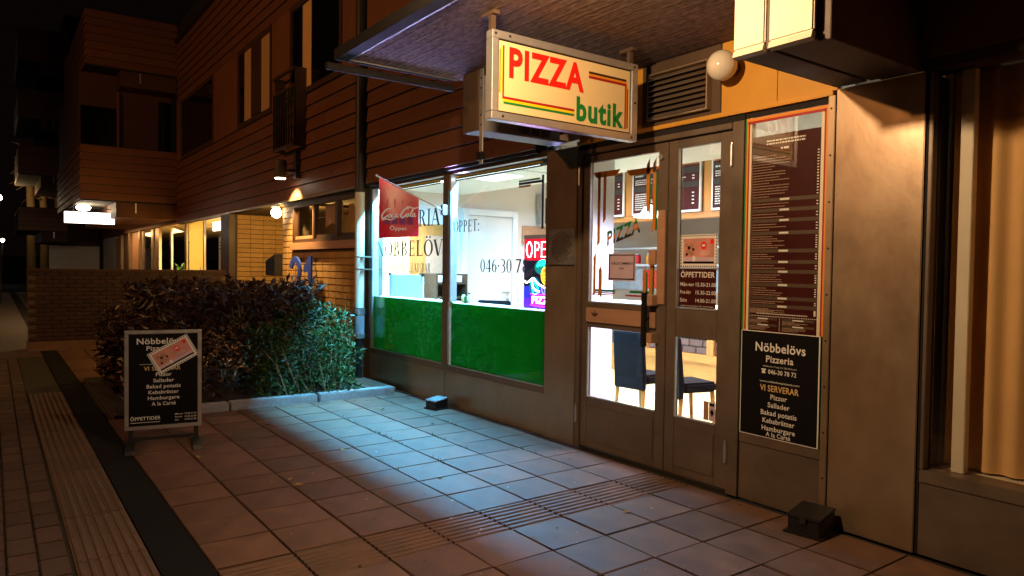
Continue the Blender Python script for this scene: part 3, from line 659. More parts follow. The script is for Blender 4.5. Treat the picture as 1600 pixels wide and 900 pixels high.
sub('railing_rail', 'dark_wood', rl, -12.62, -11.55, 3.96, 4.0, 3.55, 3.60); sub('railing_rail', 'dark_wood', rl, -12.62, -11.55, 3.96, 4.0, 4.50, 4.54)
for k in range(9): sub('railing_bar', 'dark_metal', rl, -12.61 + k * .13, -12.585 + k * .13, 3.97, 3.99, 3.602, 4.498, bevel=0)
for xx in (-12.62, -11.59): sub('railing_side', 'dark_wood', rl, xx, xx + .04, 4.001, 4.17, 3.55, 4.83)
# ================================================================== SHOP INTERIOR (setting)
S(bx('shop_floor', 'floor', None, -10.0, -1.95, 4.42, 11.5, -.1, .0))
S(obj('shop_ceiling', MB().box(-10.0, -2.4, 4.34, 6.2, 2.78, 2.86).box(-10.0, -1.95, 6.2, 11.5, 3.2, 3.26).box(-10, -2.4, 6.17, 6.2, 2.86, 3.2), 'white'))
sw = S(bx('shop_wall', 'warm_white', None, -10.1, -10.0, 4.42, 11.5, 0, 3.2))
bx('end_wall', 'white', sw, -9.998, -9.985, 4.42, 4.93, 0, 2.78)
bx('beige_panel', 'curtain', sw, -9.998, -9.98, 4.94, 5.27, .9, 2.3)
bx('wood_panel', 'wood', sw, -9.998, -9.975, 5.28, 5.98, .2, 2.28, bevel=.004)
bx('mirror_panel', 'wood_pale', sw, -9.974, -9.96, 5.55, 5.92, 1.2, 2.1, bevel=.004)
d = bx('inner_door', 'warm_white', sw, -9.998, -9.955, 6.33, 7.22, 0, 2.46, bevel=.004)
sub('door_casing', 'white', d, -9.998, -9.93, 6.22, 6.325, 0, 2.57); sub('door_casing', 'white', d, -9.998, -9.93, 7.225, 7.33, 0, 2.57); sub('door_casing', 'white', d, -9.998, -9.93, 6.326, 7.224, 2.465, 2.57)
obj('lever_handle', MB().box(-9.954, -9.90, 7.13, 7.155, 1.17, 1.195).box(-9.915, -9.90, 7.0, 7.129, 1.172, 1.193).box(-9.954, -9.945, 7.11, 7.17, 1.02, 1.08), 'steel', d)
obj('notice_strip', MB().box(-9.954, -9.951, 6.55, 6.95, 1.72, 1.77), 'print_white', d); obj('paper_tag', MB().box(-9.954, -9.951, 6.66, 6.73, 1.60, 1.68), 'print_white', d)
bx('brick_panel', 'wood_pale', sw, -9.998, -9.97, 7.46, 8.6, 2.02, 2.34, bevel=.003)
S(bx('shop_back_wall', 'warm_white', None, -10.0, -1.95, 11.5, 11.6, 0, 3.2))
S(bx('shop_side_wall', 'warm_white', None, -1.95, -1.9, 4.56, 11.5, 0, 3.2))
S(bx('entrance_screen', 'white', None, -5.335, -5.295, 4.41, 5.12, 0, 2.778))
bx('window_shelf', 'white', B, -9.16, -5.34, 4.345, 4.62, 1.15, 1.186, bevel=.003)
# fluorescent batten above the shop window; added blocker cuts off its ground pool
ft = thing('fluorescent_batten', (-7.25, 4.45, 2.72), 'long white fluorescent batten inside the top of the shop window', 'lamp')
bx('batten_housing', 'white', ft, -9.12, -5.36, 4.40, 4.56, 2.715, 2.778); bx('batten_blocker', 'dark_metal', ft, -9.12, -5.36, 4.366, 4.372, 2.603, 2.777)
obj('tube_lamp', MB().tube([(-8.9, 4.345, 2.618), (-5.55, 4.345, 2.618)], .011, 10), 'tube', ft)
obj('tube_lamp', MB().tube([(-9.0, 4.47, 2.70), (-5.5, 4.47, 2.70)], .013, 10), 'tube', ft)
# ceiling lamp fixtures, menu boards, counter
for i, (x, y, z, l) in enumerate(((-7.6, 5.3, 2.765, 'flush white ceiling lamp behind the big shop window'), (-4.6, 6.3, 3.185, 'square ceiling lamp above the entrance of the pizza shop'))):
    t = thing('ceiling_lamp', (x, y, z), l, 'lamp'); bx('lamp_frame', 'white', t, x - .7, x + .7, y - .5, y + .5, z + .002, z + .014)
    bx('diffuser', 'tube', t, x - .3, x + .3, y - .15, y + .15, z - .006, z + .001)
wp = S(bx('menu_wall', 'wood_h', None, -9.2, -2.6, 8.06, 8.12, 2.34, 3.2))
bx('menu_beam', 'wood_h', wp, -9.2, -2.6, 8.0, 8.058, 2.34, 2.42, bevel=.004)
for x in (-7.97, -6.45, -4.9): bx('menu_post', 'wood', wp, x - .07, x + .07, 8.02, 8.059, 2.421, 3.12, bevel=.003)
def lines(mb, pm_, u0, u1, v0, v1, n, cap, fill=.8, ragged=True):
    for k in range(n):
        v = v1 - (v1 - v0) * (k + .5) / n; u = u0; end = u0 + (u1 - u0) * (rnd(.45, 1) if ragged else 1) * fill
        while u < end:
            wd = rnd(.6, 2.6) * cap; rect2(mb, pm_, u, min(u + wd, end), v - cap / 2, v + cap / 2); u += wd + cap * .5
for i, (a, b, l) in enumerate(((-8.66, -8.05, 'first menu board from the left end of the menu wall'), (-7.86, -6.55, 'wide menu board in the door glass behind the pendant lamp'),
                               (-6.36, -5.02, 'brown menu board seen through the narrow right door leaf'), (-4.78, -3.4, 'menu board at the right end of the menu wall'))):
    t = thing('menu_board', ((a + b) / 2, 8.01, 2.78), l, 'menu board', 'menu boards above the counter')
    bx('board', 'print_maroon', t, a + .02, b - .02, 7.985, 8.01, 2.46, 3.10); 
    obj('board_frame', MB().box(a, b, 7.98, 8.015, 2.43, 2.459).box(a, a + .019, 7.98, 8.015, 2.459, 3.12).box(b - .019, b, 7.98, 8.015, 2.459, 3.12), 'white', t)
    fm = fmap(7.982); hd = MB(); pr = MB()
    for k in range(2):
        rect2(hd, fmap(7.9835), a + .03, b - .03, 2.98 - k * .2, 3.06 - k * .2)
    obj('heading_band', hd, 'dark_metal', t)['kind'] = 'stuff'
    for c in ((a + .06, (a + b) / 2 - .05), ((a + b) / 2 + .05, b - .18)) if b - a > 1 else ((a + .05, b - .16),):
        lines(pr, fm, c[0], c[1], 2.50, 2.76, 8, .014); lines(pr, fm, c[0], c[1], 2.88, 2.97, 3, .014); lines(pr, fm, c[0], c[0] + .2, 3.0, 3.04, 1, .022)
        for z in (2.55, 2.6, 2.65, 2.7, 2.9, 2.94): rect2(pr, fm, c[1] + .03, c[1] + .07, z - .008, z + .008)
    obj('print', pr, 'print_white', t)['kind'] = 'stuff'
ct = thing('counter', (-6, 8.07, 0), 'wood framed shop counter with dark brick panels', 'counter')
bx('counter_core', 'mortar_l', ct, -9.2, -3.0, 8.09, 8.6, 0, 1.05); bx('counter_top', 'white', ct, -9.2, -2.95, 8.0, 8.65, 1.051, 1.09, bevel=.004)
bx('plinth_board', 'wood_h', ct, -9.2, -3.0, 8.05, 8.089, 0, .30); bx('counter_rail', 'wood_h', ct, -9.2, -3.0, 8.03, 8.089, .301, .42, bevel=.003)
for x in (-9.1, -7.6, -6.37, -4.9, -3.2): bx('counter_post', 'wood', ct, x - .06, x + .06, 8.03, 8.089, .421, 1.05, bevel=.003)
kb_me = MB().box(-.115, .115, -.012, .012, -.045, .045).mesh('brick', bevel=.004); kb_me.materials.append(pm('counter_brick', (.10, .045, .035), .7, var=.2, perobj=.2))
for r in range(6):
    for k in range(10):
        piece('brick', kb_me, None, ct, (-7.5 + k * .245 + (r % 2) * .12, 8.08, .47 + r * .105))
ov = thing('pizza_oven', (-7.3, 9.4, 1.0), 'stainless kitchen cabinet with a red front and shelves behind the counter', 'oven')
bx('cabinet', 'steel', ov, -9.5, -6.9, 9.2, 9.9, .1, 1.62, bevel=.01); bx('shelf', 'alu', ov, -9.5, -6.9, 8.95, 9.199, 1.66, 1.70); bx('shelf', 'alu', ov, -9.5, -6.9, 8.95, 9.199, 1.95, 1.98); bx('red_front', 'print_red', ov, -8.75, -7.9, 9.17, 9.199, 1.28, 1.6, bevel=.004)
bx('lower_front', 'wood_pale', ov, -9.5, -6.92, 9.17, 9.199, .3, 1.25, bevel=.004)
pl = thing('pendant_lamp', (-6.62, 7.05, 2.3), 'lit white pendant lamp hanging in front of the menu boards', 'lamp')
obj('lamp_shade', MB().lathe((-6.62, 7.05, 2.30), [(.02, .16), (.07, .13), (.12, .05), (.21, 0), (.20, 0), (.11, .045)], 20), 'tube', pl, smooth=True)
obj('lamp_cord', MB().tube([(-6.62, 7.05, 2.45), (-6.62, 7.05, 3.2)], .006, 6), 'black', pl)
# chairs
def chair(x, y, ang, label):
    t = thing('chair', (x, y, 0), label, 'chair', 'dark covered chairs inside the door', rot=(0, 0, ang))
    def loc(n, mb, m, bevel=0.0): return obj(n, mb, m, t, bevel, local=True)
    loc('backrest', MB().prism([(-.21, .32), (-.21, .46), (-.245, .93), (-.20, .94), (-.15, .46), (-.16, .32)], 'x', -.21, .21), 'leather', .012)
    loc('seat', MB().box(-.21, .21, -.149, .24, .38, .48), 'leather', .02)
    for sx in (-1, 1):
        for sy, y0 in ((-1, -.17), (1, .2)): loc('leg', MB().tube([(sx * .18, y0, .385), (sx * .19, y0 + sy * .03, 0)], [.024, .016], 8), 'wood', 0)
    return t
chair(-5.47, 5.74, math.radians(4), 'dark covered chair whose tall back stands beside the white screen')
chair(-4.84, 5.72, math.radians(-14), 'dark covered chair half hidden behind the meeting stiles of the door')
c3 = chair(-8.75, 6.15, math.radians(35), 'tall dark chair whose back edge shows above the window shelf'); c3.scale = (1.2, 1.2, 1.2)
# things in the window
wb = thing('notice_panel', (-8.75, 4.56, 1.19), 'blank white panel with black corner clips standing in the shop window', 'panel')
bx('panel', 'white', wb, -9.42 + .2, -8.24, 4.55, 4.565, 1.188, 1.49); obj('clip', MB().box(-8.27, -8.235, 4.54, 4.57, 1.475, 1.51), 'black', wb); obj('clip', MB().box(-9.22, -9.185, 4.54, 4.57, 1.475, 1.51), 'black', wb)
for i, (x, m, l) in enumerate(((-7.03, 'print_gold', 'small yellow bottle at the left end of the window shelf'), (-6.97, 'leaf_g', 'small dark green bottle in the middle of the three on the shelf'), (-6.91, 'cream_paint', 'small pale bottle, the right one of three on the window shelf'))):
    t = thing('bottle', (x, 4.42, 1.187), l, 'bottle', 'bottles on the window shelf')
    obj('bottle_body', MB().lathe((x, 4.42, 1.187), [(.024, 0), (.026, .01), (.026, .075), (.012, .10)], 12), m, t, smooth=True)
    obj('bottle_cap', MB().lathe((x, 4.42, 1.287), [(.013, .001), (.013, .022)], 10), 'black', t)
wl = thing('wall_lamp', (-9.97, 7.25, 2.55), 'upright tube lamp on the wall above the brick coloured panel', 'lamp')
bx('lamp_body', 'steel', wl, -9.97, -9.9, 7.76, 7.80, 2.38, 2.9); bx('lamp_glass', 'white', wl, -9.97, -9.89, 7.805, 7.86, 2.38, 2.9)
# neon OPEN sign
ns = thing('neon_sign', (-5.62, 4.40, 1.2), 'glowing OPEN pizza sign with a chef drawn in coloured light', 'neon sign')
bx('sign_board', 'black', ns, -5.845, -5.335, 4.40, 4.42, 1.195, 1.90); obj('sign_rim', MB().box(-5.85, -5.335, 4.39, 4.425, 1.902, 1.935), 'white', ns)
glow = lambda n_, c, e: em(n_, c, e)
NW = glow('neon_white', (1, .93, .95), 9); NR = glow('neon_red_panel', (1, .008, .03), .9); NB = glow('neon_blue_panel', (.12, .02, 1), 1.6); NT = glow('neon_turquoise', (.02, 1, .75), 3.2)
NY = glow('neon_yellow', (1, .62, .05), 3.2); NP = glow('neon_purple', (.65, .05, 1), 3.0); NBl = glow('neon_blue', (.15, .25, 1), 4); NO = glow('neon_orange', (1, .28, .02), 1.6); NDk = glow('neon_dim_blue', (.04, .05, 1), .9)
N0, N1, N2 = fmap(4.398), fmap(4.396), fmap(4.393)
mb = MB(); rect2(mb, N0, -5.84, -5.335, 1.68, 1.895); obj('red_field', mb, NR, ns)
mb = MB(); rect2(mb, N0, -5.84, -5.335, 1.20, 1.30); obj('blue_field', mb, NB, ns)
mb = MB(); rect2(mb, N0, -5.84, -5.335, 1.301, 1.42); obj('dim_field', mb, NDk, ns)
def dots(mb, pts, step=.013, r=.0062):
    for (a, b), (c, d_) in zip(pts, pts[1:]):
        L = math.hypot(c - a, d_ - b); k = max(1, int(L / step))
        for i in range(k + 1):
            u, v = a + (c - a) * i / k, b + (d_ - b) * i / k
            mb.poly([N2(u + r * math.cos(t * math.pi / 3), v + r * math.sin(t * math.pi / 3)) for t in range(6)])
arc = lambda cx, cy, rx, ry, a0, a1, n=14: [(cx + rx * math.cos(math.radians(a0 + (a1 - a0) * i / n)), cy + ry * math.sin(math.radians(a0 + (a1 - a0) * i / n))) for i in range(n + 1)]
mb = MB()
dots(mb, arc(-5.755, 1.787, .045, .075, 0, 360)); dots(mb, [(-5.66, 1.715), (-5.66, 1.86), (-5.61, 1.855), (-5.595, 1.82), (-5.615, 1.785), (-5.66, 1.785)])
dots(mb, [(-5.49, 1.86), (-5.555, 1.86), (-5.555, 1.715), (-5.49, 1.715)]); dots(mb, [(-5.555, 1.79), (-5.50, 1.79)]); dots(mb, [(-5.455, 1.715), (-5.455, 1.86), (-5.38, 1.715), (-5.38, 1.86)])
obj('open_letters', mb, NW, ns)['kind'] = 'stuff'
def stroke(name, lst, wd, mat):
    mb = MB()
    for p in lst: ribbon(mb, p, wd, N2)
    obj(name, mb, mat, ns)
stroke('chef_hat', [arc(-5.53, 1.625, .085, .055, 20, 190), arc(-5.49, 1.60, .10, .05, 30, 150), arc(-5.56, 1.61, .06, .03, 30, 170)], .016, NT)
mb = MB(); mb.poly([N1(*p) for p in arc(-5.485, 1.53, .062, .075, 0, 360)]); obj('chef_face', mb, NO, ns)
stroke('chef_outline', [arc(-5.485, 1.53, .068, .082, 0, 360), [(-5.53, 1.545), (-5.50, 1.555)], [(-5.47, 1.555), (-5.44, 1.545)]], .012, NY)
stroke('chef_moustache', [[(-5.54, 1.51), (-5.51, 1.525), (-5.485, 1.51), (-5.46, 1.525), (-5.43, 1.51)], arc(-5.485, 1.51, .035, .03, 200, 340)], .011, NY)
stroke('chef_scarf', [[(-5.83, 1.475), (-5.79, 1.455), (-5.73, 1.48), (-5.68, 1.50), (-5.62, 1.455), (-5.54, 1.425), (-5.46, 1.40), (-5.39, 1.37)], [(-5.70, 1.49), (-5.69, 1.42), (-5.64, 1.38), (-5.58, 1.37)]], .016, NW)
stroke('chef_arm', [[(-5.72, 1.48), (-5.70, 1.40), (-5.67, 1.34), (-5.60, 1.36)], [(-5.68, 1.46), (-5.62, 1.42), (-5.59, 1.36)], [(-5.43, 1.40), (-5.40, 1.36), (-5.46, 1.34)]], .014, NT)
stroke('chef_body', [[(-5.55, 1.43), (-5.53, 1.36), (-5.48, 1.34)], [(-5.50, 1.41), (-5.49, 1.35)], [(-5.45, 1.41), (-5.44, 1.35)]], .012, NBl)
mb = MB()
for r in range(5):
    for k in range(7):
        u, v = -5.82 + k * .02 + r * .006, 1.50 + r * .018 + k * .006; mb.poly([N2(u + .005 * math.cos(t * 1.57), v + .005 * math.sin(t * 1.57)) for t in range(4)])
obj('dotted_towel', mb, 'print_white', ns)['kind'] = 'stuff'
def halo(name, u, v, ru, rv, c, e):  # painted disc of glow behind the strokes, standing in for their spill
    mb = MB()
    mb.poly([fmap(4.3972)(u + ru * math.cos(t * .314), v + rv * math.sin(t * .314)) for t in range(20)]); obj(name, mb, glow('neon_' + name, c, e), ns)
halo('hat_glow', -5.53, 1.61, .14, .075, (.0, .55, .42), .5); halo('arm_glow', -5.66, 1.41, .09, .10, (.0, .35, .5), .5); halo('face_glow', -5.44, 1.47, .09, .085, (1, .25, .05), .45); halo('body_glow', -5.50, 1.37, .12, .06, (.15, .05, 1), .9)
mb = MB(); rect2(mb, N1, -5.72, -5.345, 1.235, 1.335); obj('purple_field', mb, glow('neon_magenta', (.75, .02, .8), .9), ns)
mb = MB(); text(mb, 'PIZZA', N2, -5.53, 1.25, .07, .34, bold=.02); obj('pizza_letters', mb, NW, ns)
stroke('ground_lines', [[(-5.73, 1.235), (-5.62, 1.225), (-5.50, 1.222), (-5.35, 1.225)], [(-5.73, 1.345), (-5.60, 1.34), (-5.45, 1.342), (-5.35, 1.34)]], .012, NP)
light("neon_light", 'AREA', (-5.60, 4.385, 1.45), 11, (.55, .22, 1.0), .4, .6, target=(-5.55, 3.0, 1.2))
# curtain in the neighbouring window
cu = MB(); n = 220
for i in range(n + 1):
    x = -1.86 + i * .015; y = 4.475 + .018 * math.sin(i * .72) + .012 * math.sin(i * .23 + 1)
    cu.v += [(x, y, .50), (x, y + .01, 2.74)]
for i in range(n): cu.f.append((2 * i, 2 * i + 2, 2 * i + 3, 2 * i + 1))
tag(obj('curtain', cu, 'curtain', None, smooth=True), 'beige folded curtain behind the glass right of the metal pier', 'curtain')
S(bx('neighbour_room', 'curtain', None, -1.88, 1.5, 4.72, 4.76, 0, 2.8))

# ================================================================== SIGNS AND POSTERS
sg = thing('hanging_sign', (-3.85, 3.2, 2.85), 'cream sign reading PIZZA butik hanging from the canopy', 'sign')
X0 = -3.80; Y0, Y1, ZA, ZB = 2.575, 3.885, 2.552, 3.118
bx('sign_box', 'dark_metal', sg, X0 - .055, X0 - .004, Y0 + .01, Y1 - .01, ZA + .01, ZB - .01)
bx('sign_face', 'sign_face', sg, X0 - .004, X0 + .002, Y0 + .06, Y1 - .075, ZA + .06, ZB - .06)
bx('face_gap', 'black', sg, X0 - .003, X0 + .0005, Y0 + .045, Y1 - .06, ZA + .045, ZB - .045)
for nme, b in (('sign_frame', (Y0, Y1, ZB - .05, ZB)), ('sign_frame', (Y0, Y1, ZA, ZA + .05)), ('sign_frame', (Y0, Y0 + .05, ZA + .051, ZB - .051)), ('sign_frame', (Y1 - .062, Y1, ZA + .051, ZB - .051))):
    bx(nme, 'alu' , sg, X0 - .06, X0 + .012, *b, bevel=.003)
sk = lambda u, v: (2.575 + (u - 2.71) * .9704, 2.552 + (v - 2.605) * .951)
sm = lambda u, v: (X0 + .0045, *sk(u, v)); sm1 = lambda u, v: (X0 + .0035, *sk(u, v))
mb = MB(); text(mb, 'PIZZA', sm, 3.185, 2.90, .208, .665, bold=.034); obj('lettering', mb, 'print_red', sg)
mb = MB(); text(mb, 'butik', sm, 3.685, 2.69, .178, .47, bold=.036); obj('lettering', mb, 'print_green', sg)
def bar(mat, *r):
    mb = MB()
    for q in r: rect2(mb, sm1, *q)
    obj('sign_stripe', mb, mat, sg)
bar('print_dkred', (2.80, 3.43, 2.752, 2.768), (2.80, 2.813, 2.768, 3.11)); bar('print_yellow', (2.80, 3.43, 2.734, 2.751), (2.784, 2.799, 2.79, 3.10)); bar('print_green', (2.81, 3.43, 2.718, 2.733), (2.775, 2.783, 2.79, 3.08))
bar('vinyl', (3.565, 3.945, 3.052, 3.068), (3.956, 3.964, 2.70, 3.0)); bar('print_orange', (3.565, 3.945, 3.035, 3.051), (3.943, 3.955, 2.69, 3.04)); bar('print_dkred', (3.565, 3.93, 3.017, 3.034), (3.93, 3.942, 2.69, 3.034))
for y in (2.60, 3.84):
    bx('hanger', 'brown_paint', sg, X0 - .045, X0 - .015, y - .018, y + .018, ZB + .001, 3.2385); bx('hanger_foot', 'brown_paint', sg, X0 - .12, X0 + .02, y - .025, y + .025, 3.215, 3.2395) 
mb = MB()
for y, z in ((2.735, 3.175), (2.85, 3.175), (4.02, 3.175), (2.80, 2.63), (4.0, 2.63), (4.03, 2.9)): yy, zz = sk(y, z); mb.tube([(X0 + .010, yy, zz), (X0 + .0155, yy, zz)], .009, 8)
obj('rivet', mb, 'dark_metal', sg)['kind'] = 'stuff'

# tall menu in the sidelight
mp = thing('menu_poster', (-2.8, 4.275, 1.87), 'tall dark red menu poster behind the narrow side window', 'poster')
bx('poster_sheet', 'print_maroon', mp, -3.075, -2.55, 4.2745, 4.277, 1.19, 2.525)
pmv = fmap(4.2738); bands = MB(); pr = MB(); hd = MB(); 
lines(hd, pmv, -2.95, -2.66, 2.455, 2.495, 2, .010, 1, False); lines(hd, pmv, -2.84, -2.78, 2.42, 2.435, 1, .014, 1, False)
sec = [(2.40, 18), (2.06, 2), (1.99, 2), (1.92, 3), (1.83, 7), (1.70, 3), (1.62, 2), (1.56, 4), (1.47, 5), (1.385, 2), (1.335, 7)]
yy = 2.41
zs = [2.41, 2.085, 2.015, 1.945, 1.86, 1.74, 1.665, 1.60, 1.51, 1.42, 1.365]; nn = [16, 2, 2, 3, 6, 3, 2, 4, 4, 2, 5]
zs_end = zs[1:] + [1.30]
for z, ze, k in zip(zs, zs_end, nn):
    if z < 2.4: rect2(bands, fmap(4.2741), -3.07, -2.555, z - .012, z + .012); rect2(hd, pmv, -2.84, -2.77, z - .006, z + .007)
    lines(pr, pmv, -3.06, -2.72, ze + .014, z - .016, k, .0052, .85)
    for i in range(k):
        v = z - .016 - (z - ze - .03) * (i + .5) / k; rect2(hd, pmv, -2.575, -2.562, v - .0035, v + .0035)
for k in range(40): rect2(hd, pmv, -3.06 + k * .0128, -3.054 + k * .0128, 1.292, 1.298)
for k in range(7): rect2(hd, pmv, -2.823, -2.818, 1.20 + k * .013, 1.206 + k * .013)
lines(hd, pmv, -3.0, -2.62, 1.305, 1.32, 1, .006, 1, False)
for a, b in ((-3.06, -2.84), (-2.80, -2.57)):
    for z in (1.278, 1.235): rect2(bands, fmap(4.2741), a, b, z - .008, z + .008); rect2(hd, pmv, (a + b) / 2 - .04, (a + b) / 2 + .04, z - .004, z + .004)
    lines(pr, pmv, a, b, 1.245, 1.27, 3, .005); lines(pr, pmv, a, b, 1.20, 1.226, 3, .005)
obj('heading_band', bands, 'print_band', mp)['kind'] = 'stuff'; obj('print', pr, 'print_tan', mp)['kind'] = 'stuff'; obj('print_heading', hd, 'print_white', mp)['kind'] = 'stuff'
# black poster below it
bp = thing('pizzeria_poster', (-2.81, 4.262, .83), 'black poster with white lettering listing the dishes, below the tall menu', 'poster')
bx('poster_sheet', 'print_black', bp, -3.098, -2.522, 4.256, 4.260, .474, 1.186); 
obj('poster_edge', MB().box(-3.104, -3.099, 4.255, 4.2602, .47, 1.19).box(-2.521, -2.512, 4.255, 4.2602, .47, 1.19).box(-3.099, -2.521, 4.255, 4.2602, 1.187, 1.192).box(-3.099, -2.521, 4.255, 4.2602, .468, .473), 'print_white', bp)
q = fmap(4.2545); cx = -2.80
mb = TLs(); text(mb, 'Nöbbelövs', q, cx, 1.055, .062, .375, bold=.016); text(mb, 'Pizzeria', q, cx, .985, .046, .205, bold=.016)
text(mb, 'Nöbbelövs Torg 14, 226 52 Lund', q, cx, .953, .010, .25); text(mb, '046-30 78 72', q, cx + .02, .907, .030, .21, bold=.016); text(mb, 'www.nobbelovspizzeria.com', q, cx, .848, .013, .30, bold=.01)
for s_, z, wd in (('Pizzor', .735, .125), ('Sallader', .68, .165), ('Bakad potatis', .625, .27), ('Kebabrätter', .572, .24), ('Hamburgare', .520, .25)): text(mb, s_, q, cx, z, .034, wd, bold=.016)
text(mb, 'A la Carté', q, cx, .482, .030, .185, bold=.016)
mb.poly([q(-2.935, .907), q(-2.905, .907), q(-2.909, .928), q(-2.931, .928)]); rect2(mb, q, -2.938, -2.902, .930, .938)
obj('lettering', mb, 'print_white', bp)
mb = MB(); text(mb, 'VI SERVERAR', q, cx, .788, .042, .29, bold=.016); obj('lettering', mb, 'print_gold', bp)
# posters on the doors
def stamp(par, pmap, u0, u1, v0, v1):
    """picture card with a perforated white border: flat print in layers"""
    w_, h_ = u1 - u0, v1 - v0
    L = lambda e: (lambda u, v: pmap(u, v, e))
    mb = MB(); rect2(mb, L(.0), u0, u1, v0, v1); obj('card', mb, 'print_white', par)
    mb = MB(); n1 = 17; n2 = 11
    for k in range(n1):
        for v in (v0 + .04 * h_, v1 - .04 * h_): rect2(mb, L(.0006), u0 + w_ * (k + .25) / n1, u0 + w_ * (k + .75) / n1, v - .018 * h_, v + .018 * h_)
    for k in range(n2):
        for u in (u0 + .025 * w_, u1 - .025 * w_): rect2(mb, L(.0006), u - .012 * w_, u + .012 * w_, v0 + h_ * (k + .25) / n2, v0 + h_ * (k + .75) / n2)
    obj('perforation', mb, 'print_black', par)['kind'] = 'stuff'
    mb = MB(); rect2(mb, L(.0006), u0 + .08 * w_, u1 - .08 * w_, v0 + .12 * h_, v1 - .12 * h_); obj('picture', mb, 'print_pink', par)
    mb = MB(); rect2(mb, L(.0012), u0 + .08 * w_, u1 - .08 * w_, v0 + .19 * h_, v0 + .31 * h_); obj('picture_band', mb, 'print_lilac', par)
    mb = MB(); rect2(mb, L(.0012), u0 + .08 * w_, u1 - .08 * w_, v0 + .12 * h_, v0 + .185 * h_); obj('picture_foot', mb, 'print_black', par)
    mb = MB(); st = []
    for k in range(20):
        r_ = (.13 if k % 2 else .10); t = k * math.pi / 10; st.append(L(.0012)(u0 + .64 * w_ + r_ * h_ * math.cos(t), v0 + .66 * h_ + r_ * h_ * math.sin(t)))
    mb.poly(st); mb.poly([L(.0012)(u0 + .86 * w_ + .07 * h_ * math.cos(t * .6283), v0 + .77 * h_ + .08 * h_ * math.sin(t * .6283)) for t in range(10)]); obj('red_burst', mb, 'print_red', par)
    mb = MB()
    for (a, b, r_) in ((.22, .48, .10), (.30, .66, .09), (.17, .68, .07), (.32, .42, .07)):
        mb.poly([L(.0012)(u0 + a * w_ + r_ * h_ * (1 + .25 * math.cos(3 * t)) * math.cos(t * .6283), v0 + b * h_ + r_ * h_ * math.sin(t * .6283)) for t in range(10)])
    obj('food_picture', mb, 'wood_pale', par)
    mb = MB()
    for (a, b, r_) in ((.24, .60, .06), (.36, .55, .05), (.18, .40, .05)):
        mb.poly([L(.0018)(u0 + a * w_ + r_ * h_ * math.cos(t * .9), v0 + b * h_ + r_ * h_ * math.sin(t * .9)) for t in range(7)])
    obj('food_detail', mb, 'print_maroon', par)
    mb = MB(); mb.poly([L(.0024)(u0 + .38 * w_ + .07 * h_ * math.cos(t * .6283), v0 + .27 * h_ + .09 * h_ * math.sin(t * .6283)) for t in range(10)]); lines(mb, L(.0018), u0 + .55 * w_, u1 - .12 * w_, v0 + .36 * h_, v0 + .50 * h_, 3, .012 * h_); rect2(mb, L(.0024), u0 + .60 * w_, u0 + .68 * w_, v0 + .63 * h_, v0 + .70 * h_)
    obj('picture_print', mb, 'print_white', par)
sc_ = thing('picture_card', (-3.53, 4.29, 1.76), 'white edged picture card with a red burst on the right door, above the opening hours', 'poster')
stamp(sc_, lambda u, v, e: (u, 4.2915 - e, v), -3.70, -3.355, 1.622, 1.872)
oh = thing('opening_hours', (-3.53, 4.29, 1.46), 'dark opening hours notice at the foot of the right upper door pane', 'notice')
bx('notice_sheet', 'print_maroon', oh, -3.705, -3.360, 4.2905, 4.2925, 1.318, 1.612); mb = TLs(); q = fmap(4.2895)
text(mb, 'ÖPPETTIDER', q, -3.532, 1.548, .042, .32, bold=.015)
for z, a, b, wb_ in ((1.481, 'Mån-tor', '15.30-21.00', .135), (1.421, 'Fre-lör', '15.30-22.00', .105), (1.361, 'Sön', '14.00-21.00', .065)):
    text(mb, a, q, -3.695, z, .028, wb_, 'l', bold=.008); text(mb, b, q, -3.36, z, .028, .185, 'r', bold=.008)
text(mb, 'med reservation för ändringar', q, -3.53, 1.328, .009, .31); obj('lettering', mb, 'print_white', oh)
wn2 = thing('welcome_notice', (-4.3, 4.29, 1.66), 'square lilac notice saying VÄLKOMMEN IN on the left door glass', 'notice')
bx('notice_sheet', 'print_lilac', wn2, -4.495, -4.175, 4.290, 4.2925, 1.505, 1.735); mb = TLs(); q = fmap(4.2892)
for r in ((-4.485, -4.475, 1.515, 1.725), (-4.195, -4.185, 1.515, 1.725), (-4.475, -4.195, 1.717, 1.725), (-4.475, -4.195, 1.515, 1.525)): rect2(mb, q, *r)
text(mb, 'VÄLKOMMEN', q, -4.335, 1.64, .022, .255, bold=.016); text(mb, 'IN', q, -4.335, 1.60, .018, .045, bold=.016); obj('lettering', mb, 'print_black', wn2)
st2 = thing('door_sticker', (-3.38, 4.29, .53), 'pair of small brown stickers in the lower corner of the right door glass', 'sticker')
bx('sticker', 'wood_pale', st2, -3.45, -3.405, 4.290, 4.2925, .49, .63); bx('sticker', 'print_lilac', st2, -3.40, -3.345, 4.290, 4.2925, .49, .63)
mb = MB(); q = fmap(4.2892); rect2(mb, q, -3.395, -3.35, .60, .62); mb.poly([q(-3.39, .555), q(-3.37, .58), q(-3.352, .55), q(-3.372, .52)]); obj('sticker_print', mb, 'print_black', st2)
